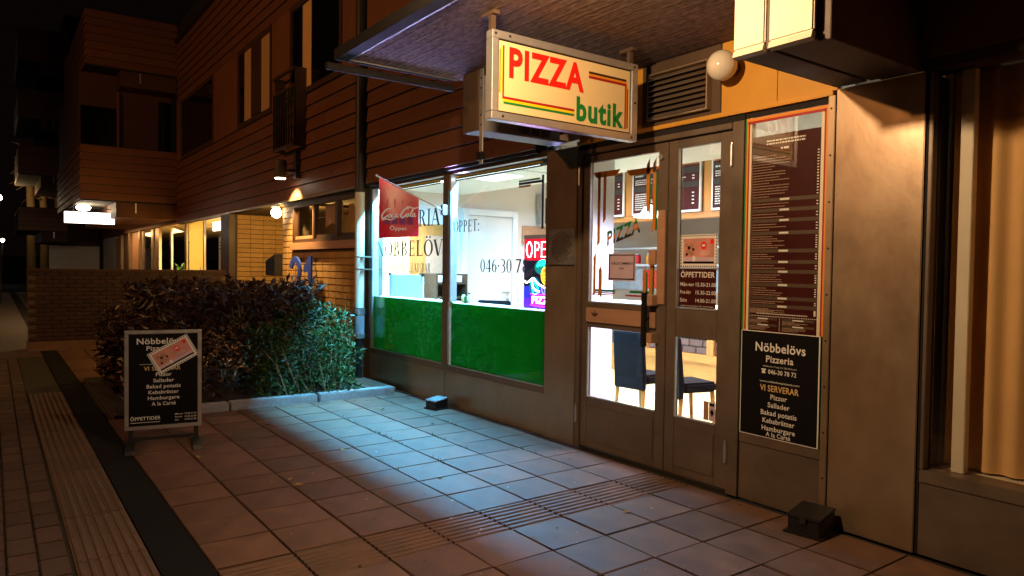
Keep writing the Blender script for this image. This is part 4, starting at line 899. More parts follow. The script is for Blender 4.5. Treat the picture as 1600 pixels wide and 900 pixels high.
# engraved plaque on the pier
pq = thing('round_seal_plaque', (-5.065, 4.24, 1.8), 'square grey plate with a round seal of rings on the metal pier', 'plaque')
bx('plate', 'steel', pq, -5.25, -4.885, 4.237, 4.243, 1.64, 1.965); bx('lower_seam', 'dark_gap', pq, -5.25, -4.885, 4.240, 4.2445, 1.625, 1.634); mb = MB(); q = fmap(4.2355)
for k, r_ in enumerate((.14, .123, .105, .088, .07, .053, .036, .018)):
    for a in range(0, 360, 30):
        for pl_ in ring2(-5.065, 1.80, r_, r_, r_ - .007, r_ - .007, a + k * 13, a + k * 13 + rnd(14, 28), 4): mb.poly([q(*p) for p in pl_])
obj('seal_ring', mb, 'brown_paint', pq)['kind'] = 'stuff'

# globe lamp on the ochre wall
gl = thing('globe_lamp', (-3.27, 4.26, 3.03), 'unlit round opal globe lamp on the ochre wall beside the louvre', 'lamp')
obj('globe', MB().sphere((-3.215, 4.12, 3.03), .105, 28, 16), 'globe', gl, smooth=True); obj('lamp_base', MB().tube([(-3.215, 4.20, 3.03), (-3.215, 4.262, 3.03)], .05, 16), 'brown_paint', gl)

# red flag on its pole
fg = thing('shop_flag', (-7.18, 4.25, 2.26), 'red Coca-Cola flag with the word Öppet hanging from a slanted white pole', 'flag')
D = Vector((-.45, -.893)); A = Vector((-7.15, 4.20)); NF = Vector((.893, -.45))
def fp(u, z, e=0.0):   # u runs from the outer end towards the wall; a slow wave gives the cloth its folds
    s_ = .725 - u; wv = .006 * math.sin(u * 13 + z * 3) * min(1, (2.65 - z) * 2) + e
    return (A.x + D.x * s_ + NF.x * wv, A.y + D.y * s_ + NF.y * wv, z)
top = lambda u: 2.605 - u * .46; bot = lambda u: 1.918 + u * .07
mb = MB(); n_, m_ = 40, 20
for i in range(n_ + 1):
    u = .45 * i / n_
    for j in range(m_ + 1): mb.v.append(fp(u, top(u) + (bot(u) - top(u)) * j / m_))
for i in range(n_):
    for j in range(m_): k = i * (m_ + 1) + j; mb.f.append((k, k + m_ + 1, k + m_ + 2, k + 1))
obj('flag_cloth', mb, 'flag_red', fg, smooth=True)
e3 = lambda s_, z: (A.x + D.x * s_, A.y + D.y * s_, z)
obj('flag_pole', MB().tube([e3(0.0, 2.255), e3(.36, 2.43), e3(.75, 2.625)], .009, 8), 'white', fg); obj('pole_tip', MB().sphere(e3(.755, 2.627), .014, 10, 8), 'white', fg)
obj('pole_bracket', MB().box(-7.19, -7.13, 4.19, 4.256, 2.20, 2.32), 'alu', fg, bevel=.006)
F3 = lambda u, v: fp(u, v, .004); F4 = lambda u, v: fp(u, v, .007)
mb = MB(); text(mb, 'Öppet', F4, .22, 2.015, .042, .19, bold=.008)
def script(mb, strokes, u0, v0, k, wd, pm_):
    for st_, w_ in strokes:
        P_ = [(u0 + (x + .22 * y) * k, v0 + (y + .06 * x) * k) for x, y in st_]
        ribbon(mb, P_, [wd * k * w_ * (.45 if i in (0, len(P_) - 1) else 1) for i in range(len(P_))], pm_)
cc = [([(.95, .95), (.80, 1.08), (.45, .95), (.12, .45), (.10, .08), (.32, -.06), (.62, .12), (.82, .36)], 1.5),
      ([(.10, .08), (.25, -.25), (.70, -.16), (1.2, -.28), (1.75, -.14)], 1.2),
      ([(1.06, .42), (.90, .34), (.86, .12), (.98, .0), (1.12, .14), (1.12, .36), (1.02, .42), (1.2, .34)], 1.0),
      ([(1.52, .36), (1.42, .42), (1.28, .28), (1.28, .06), (1.42, .0), (1.56, .14)], 1.0),
      ([(1.92, .36), (1.80, .42), (1.66, .26), (1.68, .04), (1.82, .04), (1.94, .36)], 1.0), ([(1.94, .40), (1.93, .06), (2.02, .0), (2.12, .12)], 1.0),
      ([(2.12, .25), (2.28, .27)], 1.2),
      ([(3.10, .92), (2.98, 1.06), (2.66, .95), (2.38, .45), (2.40, .06), (2.62, -.06), (2.88, .14), (3.02, .36)], 1.5),
      ([(2.72, 1.00), (2.95, 1.22), (3.4, 1.12), (3.85, 1.02), (4.25, 1.18)], 1.2),
      ([(3.22, .42), (3.08, .34), (3.04, .12), (3.16, .0), (3.30, .14), (3.30, .36), (3.20, .42), (3.38, .34)], 1.0),
      ([(3.46, .16), (3.66, .66), (3.68, .94), (3.58, .90), (3.50, .40), (3.54, .04), (3.68, .08)], 1.0),
      ([(4.02, .36), (3.90, .42), (3.76, .26), (3.78, .04), (3.92, .04), (4.04, .36)], 1.0), ([(4.04, .40), (4.03, .06), (4.12, .0), (4.24, .12)], 1.0)]
script(mb, cc, .022, 2.15, .094, .135, F4)
obj('flag_lettering', mb, 'flag_white', fg)
mp_, mm = MB(), MB()
for k in range(4):
    u = .095 + k * .085
    for pts in ([F3(u - .006, 2.26), F3(u + .006, 2.26), F3(u + .010, 2.34), F3(u + .010, 2.365), F3(u - .010, 2.365), F3(u - .010, 2.34)],): mp_.poly(pts)
    for a in range(3): mm.poly([F3(u - .036, 2.08 + a * .032), F3(u + .036, 2.08 + a * .032), F3(u + .034, 2.112 + a * .032), F3(u - .034, 2.112 + a * .032)])
obj('printed_bottleneck', mp_, 'flag_pink', fg)['kind'] = 'stuff'; obj('printed_bottle', mm, 'flag_maroon', fg)['kind'] = 'stuff'

# A-board on the forecourt (faces +x, slightly turned)
ab = thing('pavement_sign', (-6.86, 1.215, 0), 'free standing pavement sign with a tilted picture card across its black poster', 'sign', rot=(0, 0, math.radians(-10)))
L = lambda n_, m_, *b, bevel=.003: obj(n_, MB().box(*b), m_, ab, bevel, local=True)
W2 = .305
L('poster_panel', 'print_black', -.012, .004, -W2 + .03, W2 - .03, .185, .98)
for b in ((-.02, .012, -W2, W2, .985, 1.015), (-.02, .012, -W2, W2, .15, .18), (-.02, .012, -W2, -W2 + .032, .181, .984), (-.02, .012, W2 - .032, W2, .181, .984)): L('snap_frame', 'alu', *b)
for y in (-W2, W2 - .02): L('frame_edge', 'black', -.035, -.021, y, y + .02, .15, 1.01)
for s_ in (-1, 1):
    L('post', 'dark_metal', -.03, -.005, s_ * .26 - .018, s_ * .26 + .018, .04, .149)
    obj('foot', MB().prism([(-.30, 0), (.30, 0), (.28, .03), (.05, .05), (-.05, .05), (-.28, .03)], 'y', s_ * .26 - .035, s_ * .26 + .035), 'black', ab, .004, local=True)
L('crossbar', 'dark_metal', -.03, -.005, -.24, .24, .055, .08)
q = lambda u, v: (.0065, u, v); mb = TLs()
text(mb, 'Nöbbelövs', q, -.03, .895, .052, .36, bold=.016); text(mb, 'Pizzeria', q, -.035, .84, .038, .2, bold=.016); text(mb, 'www.nobbelovspizzeria.com', q, -.04, .715, .011, .3)
for s_, z, wd in (('Pizzor', .612, .125), ('Sallader', .56, .165), ('Bakad potatis', .508, .27), ('Kebabrätter', .457, .24), ('Hamburgare', .406, .25), ('A la Carté', .355, .19)): text(mb, s_, q, .0, z, .032, wd, bold=.016)
text(mb, 'ÖPPETTIDER', q, -.26, .232, .031, .235, 'l', bold=.02); lines(mb, q, -.26, -.03, .205, .22, 1, .006, 1, False)
for z, a, b in ((.262, 'Mån-tor', '15.30-21.00'), (.236, 'Fre-lör', '15.30-22.00'), (.210, 'Sön', '14.00-21.00')): text(mb, a, q, .09, z, .014, None, 'l', bold=.01); text(mb, b, q, .262, z, .014, None, 'r', bold=.01)
obj('lettering', mb, 'print_white', ab, local=True)
mb = MB(); text(mb, 'VI SERVERAR', q, -.01, .663, .036, .29, bold=.02); obj('lettering', mb, 'print_gold', ab, local=True)
mb = MB(); mb.poly([(.0052, -.26, .80), (.0052, -.06, .86), (.0052, -.04, .94), (.0052, -.26, .96)])
s2 = thing('picture_card', (-6.86, 1.215, 0), 'white edged picture card stuck at a slant across the pavement sign', 'poster', rot=(0, 0, math.radians(-10)))
ca, sa = math.cos(math.radians(29)), math.sin(math.radians(29))
stamp(s2, lambda u, v, e: (.0085 + e, .075 + u * ca - v * sa, .80 + u * sa + v * ca), -.18, .18, -.105, .105)

# small black boxes by the wall
def bait(x, y, rz, sc_, label, m):
    t = thing('bait_box', (x, y, 0), label, 'box', 'small black boxes by the shop wall', rot=(0, 0, rz))
    k = sc_
    obj('box_body', MB().prism([(-.11 * k, 0), (.11 * k, 0), (.11 * k, .13 * k), (-.11 * k, .10 * k)], 'x', -.10 * k, .10 * k), 'black', t, .006, local=True)
    obj('lid', MB().prism([(-.118 * k, .101 * k), (.114 * k, .131 * k), (.112 * k, .146 * k), (-.116 * k, .118 * k)], 'x', -.105 * k, .105 * k), m, t, .004, local=True)
    obj('latch', MB().box(-.02 * k, .02 * k, -.128 * k, -.118 * k, .075 * k, .115 * k), 'dark_metal', t, .002, local=True); obj('hinge_pin', MB().tube([(-.1 * k, .116 * k, .13 * k), (.1 * k, .116 * k, .13 * k)], .006, 8), 'steel', t, local=True)
    obj('base_lip', MB().box(-.12 * k, .12 * k, -.125 * k, .125 * k, 0, .012), 'black', t, local=True)
bait(-7.02, 4.07, math.radians(12), .85, 'small black box with a pale sloping lid below the shop window', 'steel')
bait(-2.44, 4.08, math.radians(8), 1.0, 'scuffed black box on the slabs below the black poster', 'black')

# ================================================================== ENTRANCE OF NUMBER 21, LEFT OF THE SHOP
bx('brick_backing', 'mortar', B, -12.52, -9.505, 4.322, 4.5, 0, 1.86)
sb = MB().box(-.137, .137, 0, .02, -.046, .046).mesh('brick', bevel=.004); sb.materials.append(M['brick_y'])
nb = 0
for r in range(13):
    for k in range(11):
        x = -12.37 + k * .277
        if x > -9.6: continue
        piece('brick', sb, None, B, (x, 4.304 + rnd(-.002, .002), .52 + r * .104)); nb += 1
bx('pier_backing', 'mortar', B, -13.08, -12.525, 4.322, 4.6, 0, 2.70)
for r in range(15):
    for k in range(2): piece('brick', sb, None, B, (-12.94 + k * .277, 4.303, 1.14 + r * .104)); nb += 1
sill = bx('window_sill_beam', 'wood_pale', B, -12.5, -9.52, 4.24, 4.40, 1.862, 1.985, bevel=.006)
cw = bx('casement_window', 'dark_wood', B, -12.5, -9.52, 4.29, 4.36, 1.99, 2.045, bevel=.003)
sub('window_head', 'dark_wood', cw, -12.5, -9.52, 4.29, 4.36, 2.60, 2.72)
for x in (-12.5, -11.52, -10.55, -9.6): sub('window_post', 'dark_wood', cw, x, x + .08, 4.285, 4.36, 2.046, 2.599)
for x0, x1, c_ in ((-12.41, -11.53, 'print_pink'), (-11.43, -10.56, 'print_tan'), (-10.46, -9.61, 'dark_wood')):
    sub('window_sash', 'wood_pale' if c_ == 'print_pink' else 'dark_wood', cw, x0, x1, 4.31, 4.35, 2.047, 2.10); sub('window_sash', 'wood_pale' if c_ == 'print_pink' else 'dark_wood', cw, x1 - .07, x1, 4.31, 4.35, 2.101, 2.598)
    sub('pane', 'glass', cw, x0, x1 - .071, 4.33, 4.336, 2.101, 2.598, bevel=0)
S(bx('stair_room', 'brown_paint', None, -12.5, -10.12, 5.6, 5.7, 0, 2.7)); S(bx('stair_room_floor', 'brown_paint', None, -12.5, -10.12, 4.52, 5.6, 1.2, 1.3)); S(bx('stair_room_ceiling', 'warm_white', None, -12.5, -10.12, 4.36, 5.6, 2.72, 2.8))
rb = thing('window_blind', (-11.0, 4.6, 2.3), 'pale paper blind with a torn lower edge behind the middle casement', 'blind')
mb = MB(); pts = [(-11.35, 2.6), (-10.62, 2.6), (-10.62, 2.36), (-10.70, 2.30), (-10.82, 2.33), (-10.95, 2.27), (-11.1, 2.29), (-11.35, 2.22)]
mb.prism([(a, b) for a, b in pts], 'y', 4.44, 4.444); obj('paper', mb, 'curtain_glow', rb)
tag(obj('window_note', MB().box(-10.40, -10.2, 4.44, 4.445, 2.26, 2.55), 'curtain_glow'), 'small pale paper hung behind the casement next to the drainpipe', 'paper')
# house number, standing off the wall on pins
hn = thing('house_number', (-11.85, 4.25, 1.3), 'large blue house number 21 standing off the lit brick wall', 'house number')
def digit(polys, name):
    m = MB()
    for p in polys: m.prism(p, 'y', 4.185, 4.215)
    m.box(polys[0][0][0], polys[0][0][0] + .02, 4.215, 4.303, 1.60, 1.62); obj(name, m, 'blue', hn)
two = []
o_ = [(-12.37, 1.58)] + [(-12.09 + .28 * math.cos(math.radians(a)), 1.52 + .23 * math.sin(math.radians(a))) for a in range(165, -31, -15)] + [(-12.14, 1.10), (-11.80, 1.10), (-11.80, 1.0), (-12.36, 1.0), (-12.36, 1.08)]
i_ = [(-11.93 + 0, 1.44), (-11.93, 1.53), (-11.97, 1.62), (-12.06, 1.655), (-12.16, 1.63), (-12.20, 1.57)]
oo = [(-12.09 + .28 * math.cos(math.radians(a)), 1.52 + .23 * math.sin(math.radians(a))) for a in range(170, -41, -15)]
ii = [(-12.09 + .145 * math.cos(math.radians(a)), 1.51 + .14 * math.sin(math.radians(a))) for a in range(170, -41, -15)]
for k in range(len(oo) - 1): two.append([oo[k], oo[k + 1], ii[k + 1], ii[k]])
two.append([oo[-1], ii[-1], (-12.37, 1.07), (-12.22, 1.05)]); two.append([(-12.37, 1.07), (-11.8, 1.07), (-11.8, .96), (-12.37, .96)])
digit(two, 'digit')
digit([[(-11.46, .96), (-11.32, .96), (-11.32, 1.755), (-11.42, 1.755), (-11.46, 1.70)], [(-11.46, 1.70), (-11.42, 1.755), (-11.60, 1.60), (-11.66, 1.59), (-11.66, 1.48), (-11.46, 1.50)]], 'digit')
# cylinder spotlight over the number
wl = thing('cylinder_wall_lamp', (-12.05, 4.17, 3.2), 'lit brown cylinder wall lamp shining down above the house number', 'lamp')
obj('lamp_can', MB().lathe((-12.05, 3.92, 3.06), [(.10, 0), (.105, .01), (.105, .29), (.09, .30)], 20), 'brown_paint', wl, smooth=True)
obj('lamp_glass', MB().lathe((-12.05, 3.92, 3.045), [(.085, 0), (.085, .012)], 18), 'bulb', wl)
obj('lamp_arm', MB().box(-12.03, -11.85, 4.0, 4.172, 3.15, 3.20).box(-11.92, -11.80, 4.10, 4.172, 3.05, 3.5), 'dark_metal', wl)
el = thing('entrance_lamp', (-13.2, 4.5, 2.6), 'bright round lamp under the overhang at the entrance of number 21', 'lamp')
obj('lamp_globe', MB().sphere((-13.12, 4.20, 2.55), .095, 18, 12), 'bulb', el, smooth=True); obj('lamp_holder', MB().box(-13.3, -13.05, 4.16, 4.24, 2.66, 2.70).tube([(-13.12, 4.20, 2.63), (-13.12, 4.20, 2.67)], .05, 12), 'white', el)
lb = thing('letter_box', (-13.35, 4.25, 1.5), 'black letter box with a sloping top on the brick pier', 'letter box')
obj('box_body', MB().prism([(-13.62, 1.40), (-13.09, 1.40), (-13.09, 1.80), (-13.62, 1.68)], 'y', 4.16, 4.36), 'black', lb, .008); obj('flap', MB().prism([(-13.60, 1.62), (-13.11, 1.71), (-13.11, 1.725), (-13.60, 1.635)], 'y', 4.15, 4.159), 'dark_metal', lb)
# recess: ochre stack-bonded wall, door, ceiling
bx('recess_backing', 'mortar', B, -16.62, -16.322, 4.34, 6.2, 0, 2.71)
ys = MB().box(0, .02, -.137, .137, -.046, .046).mesh('brick', bevel=.004); ys.materials.append(M['brick_y'])
for r in range(16):
    for k in range(5):
        piece('brick', ys, None, B, (-16.304 + rnd(-.002, .002), 4.50 + k * .28, 1.08 + r * .104)); nb += 1
bx('recess_ceiling', 'brown_paint', B, -16.6, -13.1, 4.345, 6.2, 2.72, 2.78); bx('recess_back', 'brown_paint', B, -16.3, -12.55, 6.2, 6.3, 0, 2.71)
bx('entrance_post', 'dark_wood', B, -17.05, -16.33, 4.20, 4.335, 0, 2.71, bevel=.006)
bx('overhang_edge', 'brown_metal', B, -21.7, -9.52, 4.17, 4.24, 2.70, 2.733, bevel=.004)
# drainpipe
dp = thing('drainpipe', (-9.27, 4.12, 0), 'drainpipe in several colours running down beside the shop window', 'drainpipe')
obj('upper_pipe', MB().tube([(-9.27, 4.12, 2.62), (-9.27, 4.12, 7.6)], .07, 14), 'dark_metal', dp, smooth=True)
obj('lower_pipe', MB().tube([(-9.27, 4.12, 1.02), (-9.27, 4.12, 2.618)], .066, 14), 'cream_paint', dp, smooth=True)
obj('grey_collar', MB().tube([(-9.27, 4.12, .62), (-9.27, 4.12, .98)], .072, 14), 'blue_grey', dp, smooth=True)
obj('pipe_clamp', MB().tube([(-9.27, 4.12, .93), (-9.27, 4.12, 1.01)], .08, 14), 'steel', dp); obj('pipe_clamp', MB().tube([(-9.27, 4.12, .60), (-9.27, 4.12, .66)], .08, 14), 'steel', dp)
for z in (1.55, 1.72): obj('pipe_bracket', MB().tube([(-9.27, 4.12, z), (-9.27, 4.12, z + .015)], .072, 14).box(-9.2, -9.12, 4.11, 4.24, z, z + .015), 'brown_metal', dp)
obj('black_foot', MB().tube([(-9.27, 4.12, 0), (-9.27, 4.12, .6)], .064, 14), 'black', dp, smooth=True)

# low brick wall beyond the hedge
lw = thing('garden_wall', (-15.5, 1.9, 0), 'low dark brick garden wall with pale mortar behind the hedge', 'wall')
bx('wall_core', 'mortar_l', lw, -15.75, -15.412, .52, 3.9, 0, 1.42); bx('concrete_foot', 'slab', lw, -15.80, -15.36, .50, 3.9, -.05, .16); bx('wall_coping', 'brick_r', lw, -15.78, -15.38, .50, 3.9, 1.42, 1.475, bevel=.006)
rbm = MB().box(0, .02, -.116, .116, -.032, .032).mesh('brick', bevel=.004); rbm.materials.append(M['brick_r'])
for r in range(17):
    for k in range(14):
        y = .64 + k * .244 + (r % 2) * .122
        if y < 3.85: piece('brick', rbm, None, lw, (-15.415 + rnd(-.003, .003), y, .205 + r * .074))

# ================================================================== PLANTS
def shrub(name, label, cat, loc, n, shape, m, leaf_len, stems):
    t = thing(name, loc, label, cat); mb = MB()
    for _ in range(n):
        p = shape(); 
        if p is None: continue
        d = Vector((rnd(-1, 1), rnd(-1, 1), rnd(-.5, .9))).normalized(); sd = d.cross(Vector((rnd(-1, 1), rnd(-1, 1), rnd(-1, 1)))).normalized(); up = d.cross(sd)
        l = leaf_len * random.choice((.55, .8, 1, 1.15, 1.5)) * rnd(.8, 1.2); w_ = l * rnd(.32, .45); p = Vector(p); k = len(mb.v)
        mb.v += [tuple(p), tuple(p + d * l * .45 + sd * w_ * .5 + up * l * .10), tuple(p + d * l), tuple(p + d * l * .45 - sd * w_ * .5 + up * l * .10)]
        mb.f += [(k, k + 1, k + 2), (k, k + 2, k + 3)]
    shoots = MB()
    for _ in range(stems // 2):
        p = None
        while p is None or p[2] < .55 * loc[2] + .5: p = shape()
        a = Vector(p); e = a + Vector((rnd(-.12, .12), rnd(-.12, .12), rnd(.10, .26))); shoots.tube([a, a.lerp(e, .5) + Vector((.01, 0, .02)), e], [.005, .004, .002], 5)
        for q_ in range(7):
            c_ = a.lerp(e, q_ / 6); d = Vector((rnd(-1, 1), rnd(-1, 1), rnd(.1, .8))).normalized(); sd = d.cross(Vector((rnd(-1, 1), rnd(-1, 1), .2))).normalized(); l = leaf_len * rnd(.6, 1.1); k = len(mb.v)
            mb.v += [tuple(c_), tuple(c_ + d * l * .45 + sd * l * .2), tuple(c_ + d * l), tuple(c_ + d * l * .45 - sd * l * .2)]; mb.f += [(k, k + 1, k + 2), (k, k + 2, k + 3)]
    obj('shoots', shoots, 'bark', t)['kind'] = 'stuff'
    me = bpy.data.meshes.new('foliage'); o3 = OFF[t]
    me.from_pydata([(a - o3.x, b - o3.y, c - o3.z) for a, b, c in mb.v], [], mb.f); put('foliage', me, m, t)
    sm_ = MB()
    for _ in range(stems):
        p = None
        while p is None: p = shape()
        b = Vector((p[0] * .4 + loc[0] * .6 + rnd(-.3, .3), p[1] * .6 + loc[1] * .4 + rnd(-.2, .2), 0.02)); mid = b.lerp(Vector(p), .5) + Vector((rnd(-.08, .08), rnd(-.08, .08), .1))
        sm_.tube([b, mid, p], [.012, .008, .003], 5)
    obj('stems', sm_, 'bark', t); return t
def bump(x, y, z, f=1.0): return noise.noise(Vector((x * 1.7 * f, y * 1.7 * f, z * 1.7 * f)))
def hedge_shape():
    x = rnd(-11.35, -8.38); y = rnd(1.15, 4.02); top_ = 1.325 + .08 * bump(x, y, 3) - (.25 if y < 1.5 else 0) ; z = rnd(.04, top_)
    # denser near the skin
    edge = min(x + 11.35, -8.38 - x + .12 * bump(y, z, 1) , y - 1.15, top_ - z) 
    if edge > .42 and random.random() < .75: return None
    c = bump(x, y, z, 1.9)
    if c < -.16 and random.random() < .85: return None
    if z < .9 and x > -8.7 + .25 * bump(y, z, 5, 2) and random.random() < .8: return None
    if y > 3.5 and z < .75: return None
    if y > -x / (2.62 + .16 * bump(y, z, 9, 2)): return None
    if y < 1.5 and z > 1.0 + .3 * bump(x, z, 0): return None
    return (x, y, z)
shrub('hedge', 'tall dark reddish hedge in front of the house number wall', 'hedge', (-10, 2.6, 0), 24000, hedge_shape, 'leaf_r', .10, 60)
def bush_shape():
    x = rnd(-9.3, -8.02); y = rnd(2.5, 4.12)
    top_ = 1.10 * math.sin(min(1, (4.35 - y) / .9) * 1.57) * (.72 + .28 * min(1, (y - 2.4) / .7)) + .10 * bump(x, y, 2, 2); z = rnd(.05, max(.1, top_))
    if y > -x / (2.30 + .12 * bump(x, z, 4, 2)): return None
    r = ((x + 8.82) / .68) ** 2 + ((y - 3.35) / .9) ** 2 * .8 + (z / 1.15) ** 2 * .5
    if r > 1.15 + .35 * bump(x, y, z, 2.2): return None
    if bump(x, y, z, 3) < -.22 and random.random() < .8: return None
    return (x, y, z)
shrub('green_shrub', 'small leaved green shrub in front of the hedge, beside the drainpipe', 'shrub', (-8.7, 3.3, 0), 15000, bush_shape, 'leaf_g', .055, 40)
# fallen leaves and weeds in the joints
lf = MB(); lf.v = [(0, 0, .004), (.02, .018, .014), (.055, .004, .006), (.02, -.018, .010)]; lf.f = [(0, 1, 2), (0, 2, 3)]
lme = lf.mesh('fallen_leaf'); lme.materials.append(M['leaf_y'])
for i in range(26):
    o = put('fallen_leaf', lme, None)
    o.location = ((rnd(-7.9, -7.1), rnd(3.2, 4.1), .001) if i < 11 else (rnd(-7.5, -2.2), rnd(1.1, 4.1), .001)); o.rotation_euler = (rnd(-.2, .2), rnd(-.2, .2), rnd(0, 6.28)); o.scale = [rnd(.5, 1.4)] * 3
    tag(o, 'dry curled leaf lying on the paving slabs in front of the shop', 'leaf', 'fallen leaves on the forecourt')
wd = MB()
for i in range(330):
    j = random.choice((2.98, 3.388, 2.571, 3.797, 3.388, 2.98)); x = rnd(-7.8, -4.6) if i % 3 else rnd(-6.4, -5.7); y = j + rnd(-.012, .012)
    if bump(x, y, 0, 1.3) < 0: continue
    a = rnd(0, 6.28); h_ = rnd(.01, .035); dx, dy = math.cos(a), math.sin(a)
    wd.poly([(x - dy * .004, y + dx * .004, -.01), (x + dy * .004, y - dx * .004, -.01), (x + dx * .02, y + dy * .02, h_)])
tag(obj('joint_weeds', wd, 'moss'), 'small weeds growing in the joints between the slabs', 'weeds', kind='stuff')

# ================================================================== SHOPFRONTS FURTHER LEFT, UNDER THE UPPER FLOOR
S(obj('far_shop_floor', MB().box(-40, -16.65, 4.3, 8.0, -.1, .0), 'floor')); S(obj('far_shop_ceiling', MB().box(-45, -16.65, 4.36, 8.0, 2.74, 2.8), 'white'))
S(bx('far_shop_wall', 'ochre', None, -24.9, -17.06, 7.0, 7.1, 0, 2.73))
sf = bx('shopfront', 'brown_metal', B, -24.9, -17.06, 4.26, 4.33, 0, .5)
for a, b in ((-17.26, -17.06), (-19.05, -18.95), (-21.15, -20.95), (-23.15, -22.95)): sub('shopfront_post', 'brown_metal', sf, a, b, 4.27, 4.32, .501, 2.70)
for a, b in ((-18.93, -17.28), (-20.93, -19.07), (-22.93, -21.17)): sub('pane', 'glass', sf, a, b, 4.29, 4.296, .501, 2.70, bevel=0)
M['blind'] = translm('yellow_paper_blind', (0.85, 0.78, 0.50), (0.90, 0.80, 0.48), 0.6)
tag(bx('display_screen', 'blind', None, -20.9, -19.1, 4.335, 4.345, 0, 2.68), 'tall pale yellow screen filling the lit shopfront left of the entrance', 'screen')
bn = thing('banner', (-18.3, 4.8, 0), 'white roll-up banner behind the glass beside the dark entrance post', 'banner'); bx('banner_cloth', 'print_white', bn, -17.95, -17.62, 4.38, 4.40, .1, 2.25); mb = MB()
for z in (1.95, 2.02, 2.09): rect2(mb, fmap(4.375), -17.92, -17.66, z, z + .035)
obj('banner_print', mb, 'vinyl', bn)['kind'] = 'stuff'
tag(bx('red_can_display', 'print_red', None, -17.60, -17.30, 4.36, 4.45, .6, 1.75, bevel=.04), 'red display stand in the shopfront next to the entrance post', 'stand')
hp = thing('house_plant', (-22.3, 4.42, 0), 'potted plant in the lit yellow shop window', 'plant'); mb = MB()
for i in range(26):
    a = rnd(0, 6.28); l = rnd(.2, .5); c_ = Vector((-22.3, 4.42, 1.2)); e = c_ + Vector((math.cos(a) * l, math.sin(a) * l * .5, rnd(.1, .5))); s_ = Vector((-math.sin(a), math.cos(a), 0)) * .05; mdl = c_.lerp(e, .6) + Vector((0, 0, .12))
    mb.poly([c_, mdl + s_, e, mdl - s_])
obj('leaves', mb, 'leaf_g', hp); obj('pot', MB().lathe((-22.3, 4.42, .8), [(.12, 0), (.17, .3), (.16, .38)], 14), 'black', hp)
tag(bx('lit_lightbox', 'signlit', None, -18.85, -17.6, 4.45, 4.5, 2.42, 2.64), 'white lit box sign inside the shop left of the entrance', 'sign')
# beyond: door, panels, posts
fd = bx('far_door', 'brown_metal', B, -27.9, -27.6, 4.24, 4.32, 0, 2.7); sub('door_stile', 'brown_metal', fd, -26.1, -25.7, 4.24, 4.32, 0, 2.7); sub('pane', 'glass_dark', fd, -27.59, -26.11, 4.27, 4.28, .1, 2.65, bevel=0)
for a, b, m_ in ((-30.4, -28.0, 'wood_pale'), (-25.6, -24.95, 'brown_metal'), (-32.6, -30.6, 'brown_paint'), (-40, -34.5, 'warm_white')): bx('wall_panel', m_, B, a, b, 4.28, 4.36, 0, 2.72)
for a in (-28.2, -30.5, -32.7): bx('far_post', 'brown_metal', B, a, a + .22, 4.18, 4.30, 0, 2.72)
bx('far_brick_pier', 'brick_y', B, -34.45, -32.75, 4.26, 4.4, 0, 2.6)
bx('lower_wing_wall', 'siding', B, -45, -21.9, 4.2, 4.34, 2.74, 3.4); 
# ================================================================== PROJECTING WING WITH BALCONIES
Wg = thing('balcony_wing', (-21.8, 3, 0), 'dark wing with two stacked boarded balconies, joined to the long building', 'building')
def board_y(L): return MB().prism([(0, 0), (.028, 0), (.030, .012), (.004, .188), (0, .188)], 'y', -L / 2, L / 2).mesh('cladding_board')
def board_x(L): return MB().prism([(0, 0), (-.028, 0), (-.030, .012), (-.004, .188), (0, .188)], 'x', -L / 2, L / 2).mesh('cladding_board')
M['shaded_panel'] = pm('shaded_wing_panel', (0.07, 0.022, 0.010), 0.7, var=0.12, scale=2)  # siding panel colour darkened, putting the recess shade into the walls
def balcony(par, x, xe, y0, y1, z0, nrow, low, label=None):
    b = bx('balcony', 'dark_gap', par, xe, x, y0, y1, z0 - .04, z0 + nrow * .205)  # core coloured dark to stand in for shade between the boards
    if label: b['label'] = label
    my = board_y(y1 - y0 + .02); mx = board_x(x - xe); my.materials.append(M['siding']); mx.materials.append(M['siding'])
    for r in range(nrow):
        piece('cladding_board', my, None, b, (x + .002, (y0 + y1) / 2, z0 + r * .205)); piece('cladding_board', mx, None, b, ((x + xe) / 2, y0 - .002, z0 + r * .205))
    sub('balcony_beam', 'shaded_panel', b, xe, x - .05, y0 + .82, y1, z0 - low, z0 - .042)
    sub('drip_pipe', 'alu', b, x - .049, x - .03, y0 + 1.28, y0 + 1.31, z0 - .32, z0 - .045)
    return b
balcony(Wg, -21.8, -29.7, 1.88, 4.19, 3.27, 7, .44, 'lower balcony front, lit a little from below'); balcony(Wg, -21.8, -28.4, 1.99, 4.19, 6.80, 7, .45, 'upper balcony front, almost black')
bx('wing_wall', 'shaded_panel', Wg, -29.7, -22.6, 1.92, 4.2, 4.7, 6.75); bx('dark_window', 'glass_dark', Wg, -22.599, -22.57, 1.95, 2.80, 4.72, 5.85); bx('window_reveal', 'siding', Wg, -22.599, -22.5, 2.81, 2.86, 4.72, 6.3)
bx('dark_window', 'glass_dark', Wg, -22.599, -22.57, 3.86, 4.19, 4.72, 6.2)
ls = thing('lit_shop_sign', (-23, 2.2, 2.84), 'blank glowing white box sign hanging under the lower balcony', 'sign')
bx('sign_box', 'signlit', ls, -23.1, -22.95, 1.60, 2.80, 2.68, 2.985, bevel=.004)
for y in (1.8, 2.6): obj('hanger', MB().tube([(-23.02, y, 2.985), (-23.02, y, 3.23)], .012, 6), 'dark_metal', ls)
obj('hanger_rail', MB().tube([(-23.0, 1.6, 3.10), (-23.0, 2.85, 3.10)], .012, 6), 'dark_metal', ls)
tl = thing('balcony_lamp', (-23.6, 2.2, 3.2), 'bright oval lamp on the underside of the lower balcony', 'lamp', 'lamps under the balconies')
